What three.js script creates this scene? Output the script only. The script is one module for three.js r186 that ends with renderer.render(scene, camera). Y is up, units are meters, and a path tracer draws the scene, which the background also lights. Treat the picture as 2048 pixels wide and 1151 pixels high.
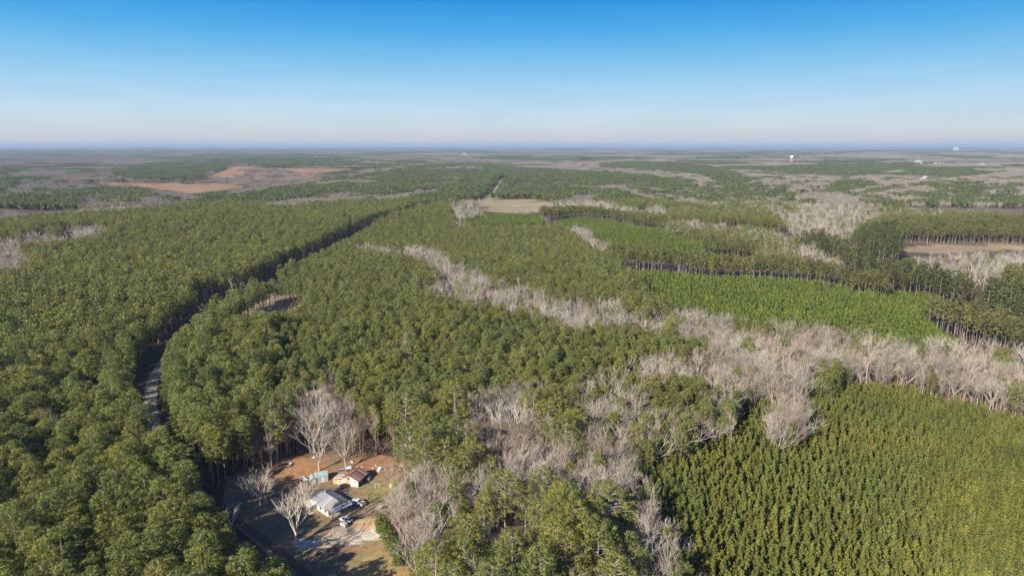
import * as THREE from 'three';
import { mergeGeometries } from 'three/addons/utils/BufferGeometryUtils.js';
import { createNoise2D } from 'simplex-noise';

// ---------------------------------------------------------------- camera, sky, sun, exposure
const scene = new THREE.Scene();
const EYE = 120, F = 1366, PITCH = THREE.MathUtils.degToRad(11.8);      // metres above the yard, focal length in pixels of a 2048 wide picture
const camera = new THREE.PerspectiveCamera(2 * THREE.MathUtils.radToDeg(Math.atan(575.5 / F)), 1024 / 575, 1, 120000);
camera.position.set(0, EYE, 0);
camera.rotation.set(-PITCH, 0, 0);
scene.add(camera);
const renderer = new THREE.WebGLRenderer({ antialias: true });
renderer.toneMapping = THREE.LinearToneMapping;
renderer.toneMappingExposure = 1.6;
renderer.shadowMap.enabled = true;
renderer.setSize(1024, 575);

const SUN_TURN = THREE.MathUtils.degToRad(38), SUN_UP = THREE.MathUtils.degToRad(29);    // shadows run 38 degrees right of straight ahead
const towardsSun = new THREE.Vector3(-Math.sin(SUN_TURN) * Math.cos(SUN_UP), Math.sin(SUN_UP), Math.cos(SUN_TURN) * Math.cos(SUN_UP));
const sun = new THREE.DirectionalLight(new THREE.Color(1.0, 0.92, 0.78), 5.0);
sun.position.copy(towardsSun).multiplyScalar(800).add(new THREE.Vector3(0, 0, -400));
sun.target.position.set(0, 0, -400);
sun.castShadow = true;
sun.shadow.mapSize.set(4096, 4096);
Object.assign(sun.shadow.camera, { left: -700, right: 700, top: 700, bottom: -700, near: 1, far: 2500 });
scene.add(sun, sun.target);

{ // a clear winter sky: colour by height above the horizon only
  const W = 720, H = 1440, veil = createNoise2D(rng(21)), data = new Float32Array(W * H * 4);
  const stops = [[-90, 0.30, 0.34, 0.36], [-0.4, 0.40, 0.50, 0.63], [0.0, 0.46, 0.55, 0.67], [0.35, 0.56, 0.60, 0.68], [0.9, 0.62, 0.66, 0.715], [1.6, 0.60, 0.70, 0.775], [2.8, 0.53, 0.72, 0.86], [4.5, 0.38, 0.65, 0.885],
    [6.5, 0.215, 0.545, 0.86], [8.5, 0.095, 0.43, 0.83], [11, 0.028, 0.305, 0.76], [20, 0.016, 0.16, 0.52], [45, 0.014, 0.085, 0.32], [90, 0.012, 0.06, 0.24]];
  for (let r = 0; r < H; r++) {
    const e = ((r + 0.5) / H - 0.5) * 180;
    let k = 0; while (k < stops.length - 2 && e > stops[k + 1][0]) k++;
    const a = stops[k], b = stops[k + 1], t = THREE.MathUtils.clamp((e - a[0]) / (b[0] - a[0]), 0, 1);
    for (let c = 0; c < W; c++) { const o = (r * W + c) * 4, q = c / W * 2 * Math.PI, thin = e < 0 ? 0 : 0.02 * veil(Math.cos(q) * 5, Math.sin(q) * 5 + e * 0.6) + 0.015 * veil(Math.cos(q) * 17 + e * 0.3, Math.sin(q) * 17 + e * 1.7); for (let i = 0; i < 3; i++) data[o + i] = (a[i + 1] + (b[i + 1] - a[i + 1]) * t) / 1.6 * (1 + thin * [1.6, 1, 0.6][i]); data[o + 3] = 1; }
  }
  const t = new THREE.DataTexture(data, W, H, THREE.RGBAFormat, THREE.FloatType);
  t.mapping = THREE.EquirectangularReflectionMapping; t.magFilter = THREE.LinearFilter; t.minFilter = THREE.LinearFilter; t.wrapS = THREE.RepeatWrapping; t.needsUpdate = true;
  scene.background = t; scene.environment = t;
}
scene.fog = new THREE.FogExp2(new THREE.Color(0.58, 0.74, 1.0), 0.00005);

// ---------------------------------------------------------------- helpers
function rng(seed) { let a = seed >>> 0; return () => { a = (a + 0x6d2b79f5) | 0; let t = Math.imul(a ^ (a >>> 15), 1 | a); t = (t + Math.imul(t ^ (t >>> 7), 61 | t)) ^ t; return ((t ^ (t >>> 14)) >>> 0) / 4294967296; }; }
const noiseA = createNoise2D(rng(11)), noiseB = createNoise2D(rng(12)), noiseC = createNoise2D(rng(13));
const { clamp, smoothstep, lerp } = THREE.MathUtils;
const fbm = (x, z) => noiseA(x, z) * 0.55 + noiseB(x * 2.1, z * 2.1) * 0.3 + noiseC(x * 4.3, z * 4.3) * 0.15;
const V = (x, y, z) => new THREE.Vector3(x, y, z);
const sp = Math.sin(PITCH), cp = Math.cos(PITCH);
// where a point of the place stands in the 2048 x 1151 photograph, and where a pixel meets the level h above the yard: the map of the stands was read off the photograph
function seenAt(x, y, z) { const f = -z * cp - (y - EYE) * sp, u = -z * sp + (y - EYE) * cp; return f < 1 ? [0, 9999] : [1024 + F * x / f, 575.5 - F * u / f]; }
function land(px, py, h = 0) { const yn = (py - 575.5) / F, t = (EYE - h) / (sp + yn * cp); return V((px - 1024) / F * t, h, -(cp - yn * sp) * t); }
const taken = new Map();
function numbered(name) { const n = taken.get(name) ?? 0; taken.set(name, n + 1); return n ? name + '_' + String(n).padStart(3, '0') : name; }
function tag(o, label, category, group, kind) { if (label) o.userData.label = label; if (category) o.userData.category = category; if (group) o.userData.group = group; if (kind) o.userData.kind = kind; return o; }
function shade(o) { o.traverse((m) => { if (m.isMesh) { m.castShadow = true; m.receiveShadow = true; } }); return o; }
function thing(name, label, category, pos, turn = 0, group) { const g = new THREE.Group(); g.name = numbered(name); g.position.copy(pos); g.rotation.y = turn; tag(g, label, category, group); scene.add(g); return g; }
function part(name, geo, mat, parent) { const m = new THREE.Mesh(geo, mat); m.name = name; m.castShadow = m.receiveShadow = true; parent.add(m); return m; }
const std = (r, g, b, rough = 0.9, more = {}) => new THREE.MeshStandardMaterial({ color: new THREE.Color().setRGB(r, g, b), roughness: rough, ...more });

// ---------------------------------------------------------------- the lie of the land
const HOME = land(690, 1000);
function ground(x, z) {
  const d = Math.hypot(x, z), a = smoothstep(d, 380, 900), b = smoothstep(d, 900, 3200), c = smoothstep(d, 9000, 30000);
  return a * 5 * noiseA(x / 420 + 3.1, z / 420) + b * 13 * noiseB(x / 1700 + 7.7, z / 1300 + 1.2) + c * 40 * noiseC(x / 9000, z / 6000);
}

// ---------------------------------------------------------------- what grows where: stands outlined as in the photograph, later ones over earlier ones
// X far mixed woods, P pine, L large pine, T tall pine with bare stems, B bare hardwood, M pine with some bare, Q half and half, Y young pine, G very young bright pine, H big homestead pines, C clear-cut, F field, N open, S shrubs
const CODE = { X: 1, P: 2, L: 3, T: 4, B: 5, M: 6, Q: 7, Y: 8, G: 9, H: 10, C: 11, F: 12, N: 13, S: 14, D: 15 };
const STANDS = [
  ['X', '0,280 2048,280 2048,480 0,480'],
  ['B', '0,345 60,338 130,338 200,345 260,352 330,356 400,358 480,352 560,345 640,350 700,342 740,335 820,328 820,333 740,345 640,360 560,372 480,380 360,402 330,410 230,418 120,424 0,434'],
  ['P', '0,352 30,352 40,362 0,372'], ['P', '30,352 95,350 90,356 35,356'],
  ['P', '0,388 50,384 100,388 130,396 150,405 95,412 70,418 30,410 0,406'], ['Q', '60,372 130,378 200,370 300,374 310,388 240,400 150,400'],
  ['P', '215,344 290,325 390,317 440,317 462,326 395,347 388,357 330,357 260,354'],
  ['P', '440,317 560,317 680,319 725,320 690,331 590,331 470,326'],
  ['C', '150,362 200,356 290,358 400,360 430,358 500,366 505,372 440,380 380,387 340,381 250,369 180,367'],
  ['C', '396,352 462,327 520,330 600,332 700,332 730,336 640,345 560,346 480,350 500,362 430,360'],
  ['D', '480,335 560,334 600,342 640,344 610,360 520,374 490,362 400,356 410,350 470,350'],
  ['P', '352,403 405,392 470,386 560,372 640,361 680,352 760,342 820,333 900,326 1000,332 1100,336 1200,342 1300,349 1390,358 1330,365 1200,366 1150,384 1000,390 1000,400 870,404 600,410 480,403'],
  ['B', '500,405 520,402 590,392 660,384 700,378 740,386 790,384 800,378 880,372 886,378 800,394 700,398 600,405 575,414 560,408'],
  ['B', '610,366 660,358 760,357 758,362 680,364 640,368'], ['B', '700,352 750,350 752,354 700,356'], ['B', '660,372 740,369 740,372 665,375'],
  ['B', '825,366 865,362 910,358 912,362 860,367 828,370'], ['B', '805,346 850,345 850,349 810,349'], ['B', '880,352 925,352 925,355 880,355'], ['B', '985,345 1030,343 1030,347 985,347'],
  ['B', '850,334 900,331 960,330 965,335 900,337 850,338'], ['Q', '1000,358 1080,360 1200,362 1190,372 1100,374 1010,368'],
  ['B', '1200,336 1280,335 1380,345 1440,355 1440,362 1390,355 1300,348 1210,342'],
  ['P', '1270,321 1350,323 1420,330 1480,345 1500,355 1560,349 1572,355 1520,363 1440,360 1400,345 1330,338 1200,332 1200,325'],
  ['B', '1540,350 1700,352 1850,350 2048,350 2048,362 1880,362 1800,372 1760,385 1750,430 1720,445 1700,472 1650,467 1600,462 1570,440 1560,410 1530,370 1440,362 1500,360'],
  ['P', '1470,336 1560,330 1640,327 1760,324 1850,332 1950,338 1995,342 1900,352 1860,349 1750,345 1690,350 1620,346 1560,341'], ['B', '1762,340 1815,337 1818,344 1775,344'],
  ['P', '1660,366 1700,357 1745,359 1747,368 1690,378 1650,382'], ['P', '1720,382 1760,372 1805,368 1750,381'],
  ['Q', '1200,364 1340,363 1440,362 1500,362 1570,370 1590,400 1600,420 1560,415 1450,402 1360,392 1290,385 1270,372'],
  ['B', '1220,368 1270,368 1290,385 1360,392 1450,402 1560,412 1600,420 1610,432 1500,412 1400,411 1350,401 1280,392 1220,374'],
  ['P', '1150,372 1230,375 1280,388 1300,395 1370,402 1420,408 1400,412 1300,408 1270,412 1230,402 1200,396 1150,384'],
  ['B', '1180,398 1230,404 1270,412 1300,402 1330,410 1330,432 1250,427 1200,422'],
  ['M', '1330,415 1400,412 1450,404 1520,411 1550,420 1570,442 1500,437 1430,432 1340,430'],
  ['F', '1400,431 1470,432 1552,440 1552,447 1490,446 1460,440 1400,435'], ['F', '1275,410 1298,410 1298,418 1275,417'], ['F', '1318,416 1330,416 1330,422 1318,421'],
  ['Q', '1760,385 1850,378 2048,372 2048,432 1900,432 1760,428'], ['M', '1840,362 1900,359 1980,361 2048,364 2048,400 1950,382 1870,372'],
  ['P', '1700,470 1720,446 1760,430 1900,428 2048,426 2048,440 1760,452'],
  ['T', '1752,450 1800,436 2300,424 2300,455 1950,457 1850,456 1770,454'], ['N', '1770,454 1850,456 1950,457 2300,455 2300,488 1860,490 1800,480'],
  ['B', '1590,485 1640,490 1695,525 1690,534 1600,516'], ['Q', '1330,440 1400,441 1470,452 1530,458 1565,470 1600,480 1600,516 1560,508 1520,500 1500,478 1440,468 1340,456'],
  ['G', '1470,445 1510,443 1560,450 1560,458 1500,456'],
  // the long pine stands of the foreground
  ['L', '0,435 60,428 120,424 230,418 330,410 360,402 480,402 560,409 600,407 700,398 870,400 720,450 600,515 480,600 400,640 330,720 310,900 380,960 440,960 452,1000 485,1050 535,1100 592,1151 680,1400 -400,1400 -400,440'],
  ['B', '25,472 55,453 120,442 218,440 218,460 130,478 50,486'], ['B', '-60,463 50,463 48,492 -60,494'], ['B', '-60,496 40,492 70,506 34,538 -60,540'], ['B', '90,493 130,492 130,501 90,501'], ['B', '200,444 222,446 220,456 205,455'], ['P', '90,450 120,452 118,460 95,460'],
  ['P', '480,600 600,515 720,450 870,400 905,398 920,430 940,447 1080,444 1120,446 1150,452 1190,500 1215,494 1235,510 1280,548 1330,600 1380,650 1500,640 1560,660 1660,650 1700,740 1600,830 1500,880 1300,880 1150,850 1000,800 800,850 600,830 500,900 310,900 330,720 400,640'],
  ['L', '310,900 300,760 330,720 400,640 480,600 560,600 560,720 520,800 590,860 500,880 500,960 380,960'],
  ['B', '895,405 920,392 950,395 980,398 972,412 985,426 930,426 922,440 932,458 916,456 908,430'], ['P', '980,374 1100,374 1150,382 1122,393 1050,391 990,388'],
  ['F', '965,390 1010,385 1100,389 1132,397 1136,412 1100,420 1040,429 985,429 955,414'], ['B', '1115,396 1150,386 1190,380 1196,398 1202,418 1150,420 1122,414'],
  
  ['G', '922,430 960,423 1080,430 1092,446 940,448'],
  ['T', '1082,414 1150,411 1200,413 1250,421 1330,431 1340,437 1270,432 1205,420 1150,416 1112,421 1085,421'], ['N', '1085,421 1112,421 1150,416 1205,420 1270,432 1340,437 1330,456 1268,452 1220,440 1156,434 1112,444 1088,443'],
  ['G', '1112,441 1135,434 1156,430 1220,437 1268,448 1342,452 1415,463 1500,474 1512,482 1512,514 1415,510 1317,498 1244,496 1215,493 1190,495'],
  ['T', '1405,474 1450,477 1512,482 1512,487 1450,484 1405,480'], ['N', '1412,484 1440,485 1510,491 1510,499 1440,494'],
  ['B', '1142,452 1160,449 1174,458 1190,473 1217,492 1200,498 1180,492 1170,478 1158,468 1148,460'],
  ['T', '1215,493 1317,497 1415,509 1500,511 1600,515 1665,523 1700,534 1760,545 1780,556 1700,546 1665,534 1600,527 1500,522 1415,520 1342,508 1293,506 1235,504'],
  ['N', '1235,504 1293,506 1342,508 1415,520 1500,522 1600,527 1665,534 1700,546 1780,556 1884,594 1808,591 1753,583 1665,573 1600,565 1500,558 1403,560 1342,551 1280,540'],
  ['B', '1825,512 1880,507 1960,500 2048,494 2048,526 2005,530 1990,556 1950,548 1900,546 1870,532 1835,522'], ['F', '1795,497 1860,490 2010,489 2300,486 2300,497 1960,501 1880,508 1820,504'],
  ['H', '1600,470 1640,465 1690,477 1720,500 1760,518 1800,528 1850,524 1880,535 1900,548 1930,550 1950,563 1960,570 1900,560 1850,545 1800,545 1750,535 1700,512 1690,500 1650,480 1602,476'],
  ['H', '1708,464 1760,448 1785,445 1797,472 1804,487 1760,487 1720,476'], ['H', '1962,567 1990,558 2004,575 2020,560 2300,585 2300,620 2030,606 1978,590'], ['L', '2010,532 2048,526 2300,526 2300,552 2015,541'],
  ['G', '1280,538 1342,543 1403,551 1500,549 1600,556 1665,564 1753,574 1808,583 1884,590 1872,602 1880,626 1930,652 1972,690 1900,694 1800,690 1740,676 1700,662 1620,660 1560,666 1500,648 1420,636 1350,606 1300,572'],
  ['T', '1852,594 1960,600 2048,638 2300,690 2300,700 2048,668 1960,636 1900,616 1858,604'], ['N', '1858,604 1900,616 1960,636 2048,668 2048,694 1960,694 1930,690 1900,672 1850,640'],
  ['B', '700,482 714,479 757,486 816,487 853,484 874,492 900,508 913,518 952,524 972,539 992,559 1020,565 1049,559 1075,574 1105,596 1137,596 1159,590 1188,598 1234,596 1259,615 1293,625 1327,615 1347,637 1370,622 1381,611 1415,633 1456,637 1476,650 1504,661 1534,683 1556,672 1600,662 1650,646 1683,646 1702,672 1757,683 1921,688 2048,697 2300,705 2300,838 2048,810 1990,792 1930,774 1850,764 1800,747 1720,744 1640,744 1610,775 1605,840 1580,850 1560,800 1540,790 1500,800 1440,785 1400,765 1380,770 1330,768 1265,776 1255,748 1270,725 1330,720 1400,722 1428,719 1400,694 1361,686 1354,669 1298,672 1244,660 1207,662 1142,667 1117,655 1056,633 1024,623 1007,617 952,612 929,602 894,596 865,584 835,575 831,559 874,553 884,539 870,535 851,522 826,510 777,502 738,496 706,494'],
  ['P', '1484,690 1510,694 1510,714 1488,714'], ['P', '1996,712 2022,712 2022,738 1998,738'], ['P', '1700,694 1715,696 1715,708 1702,708'],
  ['Q', '1150,780 1255,770 1265,776 1330,768 1400,765 1440,785 1500,800 1480,870 1400,885 1310,905 1290,950 1240,960 1180,920 1150,860'],
  ['P', '1250,775 1400,768 1430,795 1400,830 1300,830 1250,810'],
  ['Y', '1480,800 1540,792 1560,802 1580,850 1606,842 1612,782 1640,766 1720,768 1800,775 1900,800 1990,822 2048,842 2300,870 2300,1400 1420,1400 1380,1151 1350,1090 1300,1020 1285,960 1310,905 1400,885 1470,870'],
  ['B', '1545,835 1605,828 1610,870 1560,885 1540,865'],
  // the woods about the homestead
  ['H', '500,880 520,830 560,815 600,840 740,850 800,840 830,800 1000,790 1150,800 1180,920 1240,960 1285,960 1300,1020 1350,1090 1380,1151 1420,1400 760,1400 605,1151 500,1050 470,960'],
  ['B', '590,800 640,788 690,798 720,835 760,868 810,868 815,925 740,915 590,915 510,925 500,885 540,850 590,855'],
  ['B', '905,835 990,800 1060,798 1090,850 1095,880 1160,862 1190,830 1200,900 1160,960 1130,900 1060,940 960,912 912,905'],
  ['H', '1092,845 1170,845 1175,885 1095,885'], ['H', '1065,810 1095,815 1092,850 1065,850'],
  ['B', '950,960 1010,950 1060,900 1130,890 1150,950 1180,940 1190,980 1240,1000 1250,1045 1180,1010 1100,978 1060,995 1000,990'], ['H', '1080,930 1110,925 1125,965 1085,975'],
  ['B', '775,985 860,948 940,950 965,1000 930,1050 880,1095 820,1085 780,1035'], ['B', '1165,915 1250,890 1300,950 1260,990 1235,1000 1180,960'],
  ['Q', '1225,1000 1285,960 1310,1040 1360,1110 1385,1151 1395,1300 1235,1300 1240,1100'],
  ['B', '1270,1040 1320,1035 1330,1080 1280,1080'], ['Y', '1255,925 1300,910 1310,970 1260,965'],
  ['N', '455,955 540,938 590,915 740,912 825,925 835,955 805,985 772,1012 758,1030 770,1075 800,1105 815,1151 860,1400 700,1400 605,1151 545,1100 492,1050 458,1000'],
  ['S', '755,1040 772,1038 786,1060 800,1085 800,1112 786,1100 764,1072'],
  ['N', '445,632 500,596 540,574 604,574 606,612 540,632 480,648'], ['N', '1088,496 1103,494 1104,508 1090,509'], ['N', '1154,540 1168,540 1168,568 1156,568'],
];
const MW = 2700, MH = 1200, MX = -330, MY = 260, stand = new Uint8Array(MW * MH);
for (const [kind, text] of STANDS) {
  const pts = text.split(' ').map((s) => s.split(',').map(Number));
  const y0 = Math.max(MY, Math.floor(Math.min(...pts.map((p) => p[1])))), y1 = Math.min(MY + MH - 1, Math.ceil(Math.max(...pts.map((p) => p[1]))));
  for (let y = y0; y <= y1; y++) {
    const cuts = [];
    for (let i = 0; i < pts.length; i++) { const [ax, ay] = pts[i], [bx, by] = pts[(i + 1) % pts.length]; if ((ay <= y) !== (by <= y)) cuts.push(ax + (y - ay) / (by - ay) * (bx - ax)); }
    cuts.sort((p, q) => p - q);
    for (let i = 0; i + 1 < cuts.length; i += 2) for (let x = Math.max(MX, Math.ceil(cuts[i])); x < Math.min(MX + MW, cuts[i + 1]); x++) stand[(y - MY) * MW + x - MX] = CODE[kind];
  }
}
// stands run on beyond the edges of the map
function standAt(px, py, wob = 0) {
  const e = px < 40 ? 40 : px > 2030 ? 2030 : px;
  const x = clamp(Math.round(px < -60 || px > 2100 ? e : px), MX, MX + MW - 1), y = clamp(Math.round(py), MY, MY + MH - 1);
  return stand[(y - MY) * MW + x - MX];
}
// no trunk stands in here: the yard and the road mouth
const CLEARING = '452,965 540,934 590,911 740,906 832,920 840,958 812,988 780,1014 768,1032 775,1075 805,1105 830,1160 900,1400 690,1400 600,1275 528,1205 500,1130 476,1060 450,1000'.split(' ').map((s) => { const [x, y] = s.split(',').map(Number), p = land(x, y); return [p.x, p.z]; });
function within(poly, x, y) { let c = false; for (let i = 0, j = poly.length - 1; i < poly.length; j = i++) { const [ax, ay] = poly[i], [bx, by] = poly[j]; if ((ay > y) !== (by > y) && x < (bx - ax) * (y - ay) / (by - ay) + ax) c = !c; } return c; }
// ground that lies in full sun in the photograph: no tree stands where it would shade it
const SUNLIT = ['598,985 612,955 800,950 825,955 805,1005 776,1030 786,1075 812,1105 832,1150 815,1151 790,1098 735,1088 700,1082 660,1075 655,1045 640,1035', '575,940 600,918 618,950 595,962', '468,613 500,592 545,577 592,579 588,594 540,600 500,608', '640,900 740,885 830,900 835,925 740,910 640,915', '322,728 330,740 306,790 312,850 322,880 300,884 286,840 280,790 292,755'].map((t) => t.split(' ').map((s) => { const [x, y] = s.split(',').map(Number), p = land(x, y); return [p.x, p.z]; }));
function shadesSunlit(x, z, h, luck) {
  for (let k = 0; k < 5; k++) { if (k === 4 && luck < 0.3) continue; for (const f of [0.45, 0.6, 0.75, 0.9, 1.05]) for (const w of k === 4 ? [0] : [-3.2, 0, 3.2]) { const q = h * f / Math.tan(SUN_UP); if (within(SUNLIT[k], x + Math.sin(SUN_TURN) * q + Math.cos(SUN_TURN) * w, z - Math.cos(SUN_TURN) * q + Math.sin(SUN_TURN) * w)) return true; } }
  return false;
}
// roads, as lines on the ground
const ROAD = [[1010, 352, 14], [990, 368, 14], [978, 392, 10], [930, 398, 14], [870, 404, 14], [800, 424, 14], [720, 450, 14], [600, 508, 13], [500, 575, 10], [440, 608, 6], [395, 642, 4], [345, 697, 2], [312, 745, 0], [300, 790, 0], [303, 840, 0], [318, 890, 0], [352, 950, 0], [410, 1005, 0], [485, 1050, 0], [555, 1100, 0], [625, 1160, 0], [760, 1300, 0]].map(([x, y, h]) => land(x, y, h));
const segs = []; for (let i = 0; i + 1 < ROAD.length; i++) segs.push([ROAD[i], ROAD[i + 1]]);
function roadDistance(x, z) {
  let best = 1e9;
  for (const [a, b] of segs) { const dx = b.x - a.x, dz = b.z - a.z, t = clamp(((x - a.x) * dx + (z - a.z) * dz) / (dx * dx + dz * dz), 0, 1); best = Math.min(best, Math.hypot(x - a.x - dx * t, z - a.z - dz * t)); }
  return best;
}
const roadHalf = (d) => d < 262 ? 4.2 : d < 330 ? 6.5 : lerp(8, 16, clamp((d - 330) / 300, 0, 1));
function openRoad(x, z) { const d = Math.hypot(x, z); return d < 2800 && roadDistance(x, z) < (d > 1350 ? 20 : roadHalf(d)); }
// ---------------------------------------------------------------- trees
const bark = new THREE.MeshStandardMaterial({ vertexColors: true, roughness: 0.95 });
const leafy = (r = 1, g = 1, b = 1) => new THREE.MeshPhysicalMaterial({ vertexColors: true, color: new THREE.Color().setRGB(r, g, b), roughness: 1, specularIntensity: 0.25, transmission: 0.42, thickness: 0, side: THREE.DoubleSide });
const foliage = leafy();
const barkTints = [bark];

class Shape3 {
  constructor() { this.p = []; this.n = []; this.c = []; }
  tri(a, b, c, col, na, nb, nc) {
    this.p.push(a.x, a.y, a.z, b.x, b.y, b.z, c.x, c.y, c.z);
    if (!na) { na = nb = nc = b.clone().sub(a).cross(c.clone().sub(a)).normalize(); }
    this.n.push(na.x, na.y, na.z, nb.x, nb.y, nb.z, nc.x, nc.y, nc.z);
    for (let i = 0; i < 3; i++) this.c.push(col[0], col[1], col[2]);
  }
  tube(pts, radii, sides, col) {
    const up = V(0.31, 0.2, 0.93), rings = pts.map((p, i) => {
      const d = (pts[i + 1] ?? p).clone().sub(pts[i - 1] ?? p).normalize(), u = d.clone().cross(up).normalize(), v = d.clone().cross(u);
      return Array.from({ length: sides }, (_, k) => { const a = k / sides * 2 * Math.PI; return { n: u.clone().multiplyScalar(Math.cos(a)).addScaledVector(v, Math.sin(a)) }; }).map((q) => ({ n: q.n, p: p.clone().addScaledVector(q.n, radii[i]) }));
    });
    for (let i = 0; i + 1 < rings.length; i++) for (let k = 0; k < sides; k++) {
      const a = rings[i][k], b = rings[i][(k + 1) % sides], c = rings[i + 1][k], d = rings[i + 1][(k + 1) % sides];
      this.tri(a.p, b.p, c.p, col, a.n, b.n, c.n);
      if (radii[i + 1] > 1e-4) this.tri(b.p, d.p, c.p, col, b.n, d.n, c.n);
    }
  }
  twig(a, b, w, col, r) { // a flat tapering twig
    const d = b.clone().sub(a), s = d.clone().cross(V(r() - 0.5, r() - 0.5, r() - 0.5)).normalize().multiplyScalar(w / 2);
    this.tri(a.clone().add(s), a.clone().sub(s), b, col);
  }
  // a bunch of needle sprays about p: small faces turned outwards
  clump(p, rad, count, size, col, r, flat = 0.7) {
    for (let i = 0; i < count; i++) {
      const d = V(r() * 2 - 1, (r() * 2 - 0.75), r() * 2 - 1).normalize(), at = p.clone().add(V(d.x * rad, d.y * rad * flat, d.z * rad).multiplyScalar(0.55 + 0.5 * r()));
      const n = d.clone().add(V(r() - 0.5, r() - 0.5, r() - 0.5).multiplyScalar(1.1)).normalize(), u = n.clone().cross(V(r() - 0.5, r() - 0.5, r() - 0.5)).normalize(), v = n.clone().cross(u), s = size * (0.6 + 0.8 * r());
      const k = 0.75 + 0.5 * r(), cc = [col[0] * k, col[1] * k, col[2] * k], sn = d.clone().multiplyScalar(0.8).add(n).normalize();
      const a = at.clone().addScaledVector(u, s), b = at.clone().addScaledVector(u, -s * 0.5).addScaledVector(v, s * 0.75), c = at.clone().addScaledVector(u, -s * 0.5).addScaledVector(v, -s * 0.75);
      this.tri(a, b, c, cc, sn, sn, sn);
    }
  }
  build() {
    const g = new THREE.BufferGeometry();
    g.setAttribute('position', new THREE.Float32BufferAttribute(this.p, 3)); g.setAttribute('normal', new THREE.Float32BufferAttribute(this.n, 3)); g.setAttribute('color', new THREE.Float32BufferAttribute(this.c, 3));
    return g;
  }
}
const GREEN = { pine: [0.248, 0.266, 0.072], young: [0.228, 0.250, 0.052], bright: [0.195, 0.252, 0.042], big: [0.258, 0.274, 0.070] };
const PINE_BARK = [0.30, 0.235, 0.19], GREY_BARK = [0.50, 0.455, 0.395];

// o: height h, crown from cb (share of the height), widest radius r, clumps n, faces per clump f, face size s, colour, shape 'round' or 'cone', limbs
function pine(seed, o) {
  const r = rng(seed), wood = new Shape3(), crown = new Shape3(), lean = V((r() - 0.5) * 0.8, 0, (r() - 0.5) * 0.8), h = o.h;
  const axis = (t) => V(lean.x * t * t, h * t, lean.z * t * t);
  const top = o.shape === 'cone' ? 0.97 : 0.9;
  wood.tube([V(0, -0.4, 0), axis(0.3), axis(0.62), axis(top)], [o.tr, o.tr * 0.82, o.tr * 0.6, o.tr * 0.15], o.sides ?? 5, o.bark ?? PINE_BARK);
  const lob = [r() * 6.3, r() * 6.3, 0.6 + 0.6 * r()];
  for (let i = 0; i < o.n; i++) {
    const q = (i + 0.5 + 0.6 * (r() - 0.5)) / o.n, t = o.cb + (1 - o.cb) * (o.shape === 'cone' ? Math.pow(q, 1.25) : Math.pow(q, 0.85)), az = i * 2.39996 + (r() - 0.5) * 0.9, k = (t - o.cb) / (1 - o.cb);
    const prof = o.shape === 'cone' ? (1 - k) * 0.92 + 0.05 : Math.sqrt(Math.max(0.02, 1 - Math.pow((k - 0.38) / 0.64, 2)));
    const rad = o.r * prof * (1 + 0.22 * lob[2] * Math.sin(2 * az + lob[0]) + 0.14 * Math.sin(3 * az + lob[1])) * (0.62 + 0.45 * r());
    const p = axis(t).add(V(Math.cos(az) * rad, (o.shape === 'cone' ? -0.05 : 0.02) * h * (r() - 0.3), Math.sin(az) * rad));
    const tone = 0.82 + 0.36 * r(), warm = 0.93 + 0.14 * r();
    crown.clump(p, o.cr * (0.75 + 0.5 * r()) * (o.shape === 'cone' ? lerp(1.1, 0.6, k) : 1), o.f, o.s, [o.col[0] * tone * warm, o.col[1] * tone, o.col[2] * tone], r, o.flat ?? 0.65);
    if (o.limbs && r() < o.limbs) wood.tube([axis(t - 0.05), p.clone().lerp(axis(t), 0.45).add(V(0, -0.1, 0)), p], [o.tr * 0.32, o.tr * 0.22, 0.03], 3, [0.40, 0.34, 0.28]);
  }
  return { wood: wood.build(), crown: crown.build() };
}
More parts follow.
